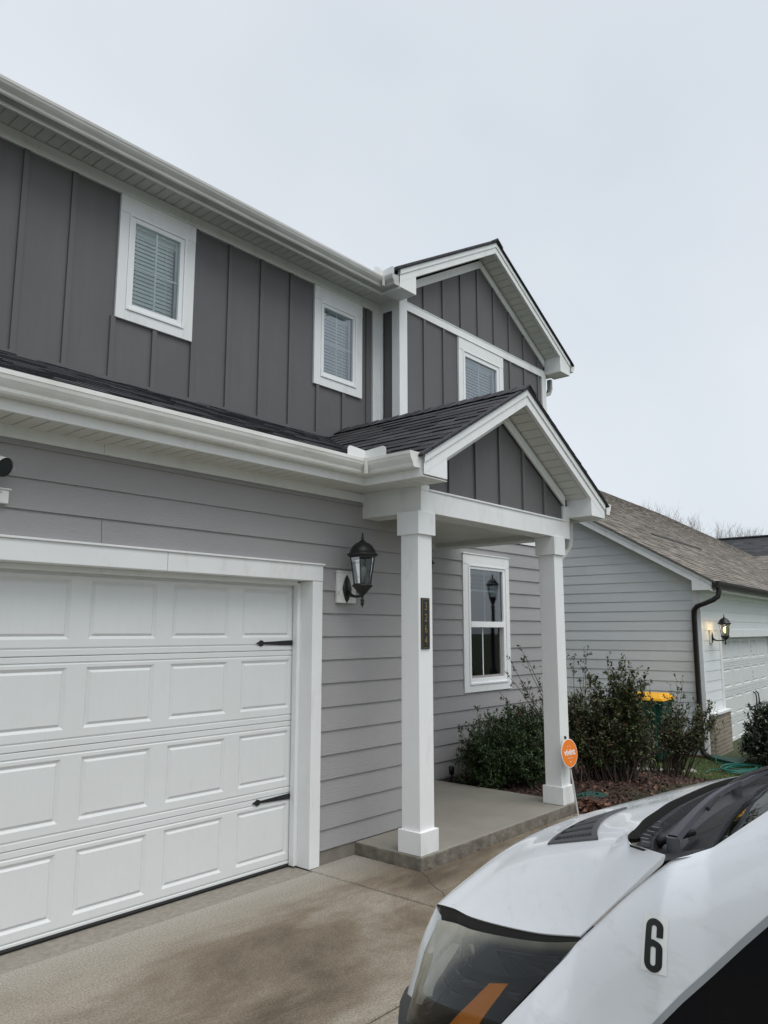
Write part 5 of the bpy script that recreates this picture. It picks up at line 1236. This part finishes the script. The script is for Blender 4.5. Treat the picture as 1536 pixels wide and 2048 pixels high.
mb.grid([[V(.006,-.006,1.224),V(.045,.095,1.212)],[V(.06,-.06,1.21),V(.22,.13,1.20)],[V(.12,-.12,1.21),V(.5,.1,1.20)]])
mb.grid([[V(.1,-.12,1.2),V(.16,.16,1.195)],[V(.86,.0,1.2),V(.86,.25,1.2)],[V(1.62,-.12,1.2),V(1.56,.16,1.195)]])
cw=mb.build('cowl_panel',M['plastic'],van,smooth=False)
mb=MB()
for i in range(26):
    s=.06+i*.07; h0=cat(RR,s if s<=1 else 2-s); a=h0[0] if s<=1 else 1.72-h0[0]; mb.obox(V(a,h0[1]-.035,1.236),VA*.006,VB*-.02,(0,0,.012))
tag(mb.build('cowl_ribs',M['vent'],cw),kind='stuff')
mb=MB(); mb.tube([V(.13,.095,1.228),V(.135,.085,1.243),V(.17,.06,1.252),V(.23,.05,1.25)],[.012,.014,.013,.008],8); mb.build('washer_cap',M['plastic'],cw,smooth=True)
M['wiper']=mat('grey_wiper_metal',(.035,.035,.045),.5)
for (A0,A1,B0,B1) in (((.10,.035,1.255),(.62,.105,1.308),(.30,.045,1.296),(1.0,.125,1.322)),((.78,.19,1.270),(1.30,.10,1.318),(.95,.10,1.316),(1.5,.0,1.300))):
    wp=MB(); A0v,A1v=V(*A0),V(*A1); d=(A1v-A0v); sdir=d.cross(Vector((0,0,1))).normalized()
    rows=[]
    for k in range(13):
        u=k/12; p=A0v+d*u+Vector((0,0,.018*math.sin(math.pi*u))); w_=.011*(1-u)+.006; rows.append([p-sdir*w_,p-sdir*w_*.6+Vector((0,0,.012)),p+sdir*w_*.6+Vector((0,0,.012)),p+sdir*w_])
    wp.grid(rows); wo=wp.build('wiper_arm',M['wiper'],van)
    wp=MB(); 
    pts_=[V(*B0).lerp(V(*B1),k/8)+Vector((0,0,.012*math.sin(math.pi*k/8)))+VB*.03*math.sin(math.pi*k/8) for k in range(9)]
    wp.tube(pts_,.006,5); wp.build('wiper_blade',M['rubber'],wo)
    wp=MB(); wp.tube([V(*A0)+Vector((0,0,-.03)),V(*A0)+Vector((0,0,.008))],.015,10); wp.build('wiper_pivot',M['vent'],wo,smooth=False)
mb=MB(); rows=[]
for j in range(13):
    v=j/12; rows.append([V(*[WB[k][c]*(1-v)+WT[k][c]*v+(0,.05,.03)[c]*math.sin(math.pi*v) for c in range(3)]) for k in range(9)])
mb.grid(rows); orient(mb.build('windscreen',M['wscreen'],van,smooth=True),VB+Vector((0,0,1)))
mb=MB()
for s in (0,8):
    sg=1 if s==0 else -1; rows=[]
    for j in range(13):
        v=j/12; p=[WB[s][c]*(1-v)+WT[s][c]*v+(0,.05,.03)[c]*math.sin(math.pi*v) for c in range(3)]; w_=.05
        rows.append([V(p[0]+.006*sg,p[1]+.002,p[2]-.004),V(p[0]-.004*sg,p[1]-.004,p[2]+.003),V(p[0]-.02*sg,p[1]-.03,p[2]-.012),V(p[0]-.03*sg,p[1]-.09,p[2]-.06)])
    mb=MB(); mb.grid(rows); mb.build('windscreen_pillar',M['paint'],van,smooth=True)
mb=MB(); mb.grid([[V(a,b,z) for a in (.08,.5,.86,1.2,1.64)] for b,z in ((-.08,1.24),(-.35,1.27),(-.6,1.22),(-.62,.9))]); mb.build('dashboard',M['seat'],van)
# rest of the body: cabin, cargo box, floor, wheels, far side
mb=MB(); prof=[(.0,1.33),(.06,1.7),(.14,2.0),(.25,2.2),(.5,2.3),(.86,2.33),(1.22,2.3),(1.47,2.2),(1.58,2.0),(1.66,1.7),(1.72,1.33)]
mb.grid([[V(a,b,z) for a,z in prof] for b in (-1.32,-5.2)]); mb.grid([[V(*WT[k]) for k in range(9)],[V(a,-1.32,z) for a,z in prof[1:-1]]])
mb.grid([[V(.0,-1.2,1.33),V(-.05,-1.2,1.0),V(-.05,-1.2,.35)],[V(.0,-5.2,1.33),V(-.05,-5.2,1.0),V(-.05,-5.2,.35)]]); mb.add([V(-.05,-5.2,.35)]+[V(a,-5.2,z) for a,z in prof]+[V(1.77,-5.2,.35)],[tuple(range(13))])
mb.build('cargo_body',M['paint'],van,smooth=False)
mb=MB(); mb.grid([[V(1.72,-5.2+.2*k,1.33),V(1.77,-5.2+.2*k,1.0),V(1.77,-5.2+.2*k,.35)] for k in range(26)]); mb.grid([[V(1.72-interp(AT,b),b,interp(ZT,b)),V(1.77-interp(AT,b)*.8,b,interp(ZT,b)-.1),V(1.77-interp(AT,b)*.8,b,.35)] for b in [-.2+1.2*k/24 for k in range(25)]]); mb.build('far_side_body',M['paint'],van,smooth=True)
mb=MB(); mb.grid([[V(.06,-1.3,1.36),V(.05,-.34,1.37)],[V(.17,-1.3,1.95),V(.15,-1.22,1.92)]]); mb.build('door_window',M['glass_dark'],door)
mb=MB(); mb.obox(V(.05,-5.1,.28),VA*1.62,VB*6.1,(0,0,.06)); mb.build('underbody',M['dark_gap'],van)
for (a,b) in ((.0,-.16),(1.72,-.16),(.0,-4.0),(1.72,-4.0)):
    sg=1 if a<.5 else -1; w_=MB(); w_.grid([[V(a+sg*dx,b,.355)+VB*math.cos(6.2832*k/32)*r_+Vector((0,0,math.sin(6.2832*k/32)*r_)) for k in range(32)] for r_,dx in ((.20,.03),(.32,.0),(.352,.03),(.352,.20),(.2,.22))],True); wo=w_.build('wheel',M['tyre'],van,smooth=False)
    w_=MB(); w_.grid([[V(a+sg*dx,b,.355)+VB*math.cos(6.2832*k/32)*r_+Vector((0,0,math.sin(6.2832*k/32)*r_)) for k in range(32)] for r_,dx in ((.0,.02),(.06,.02),(.09,.05),(.17,.05),(.205,.025))],True); w_.build('rim',M['silver'],wo)
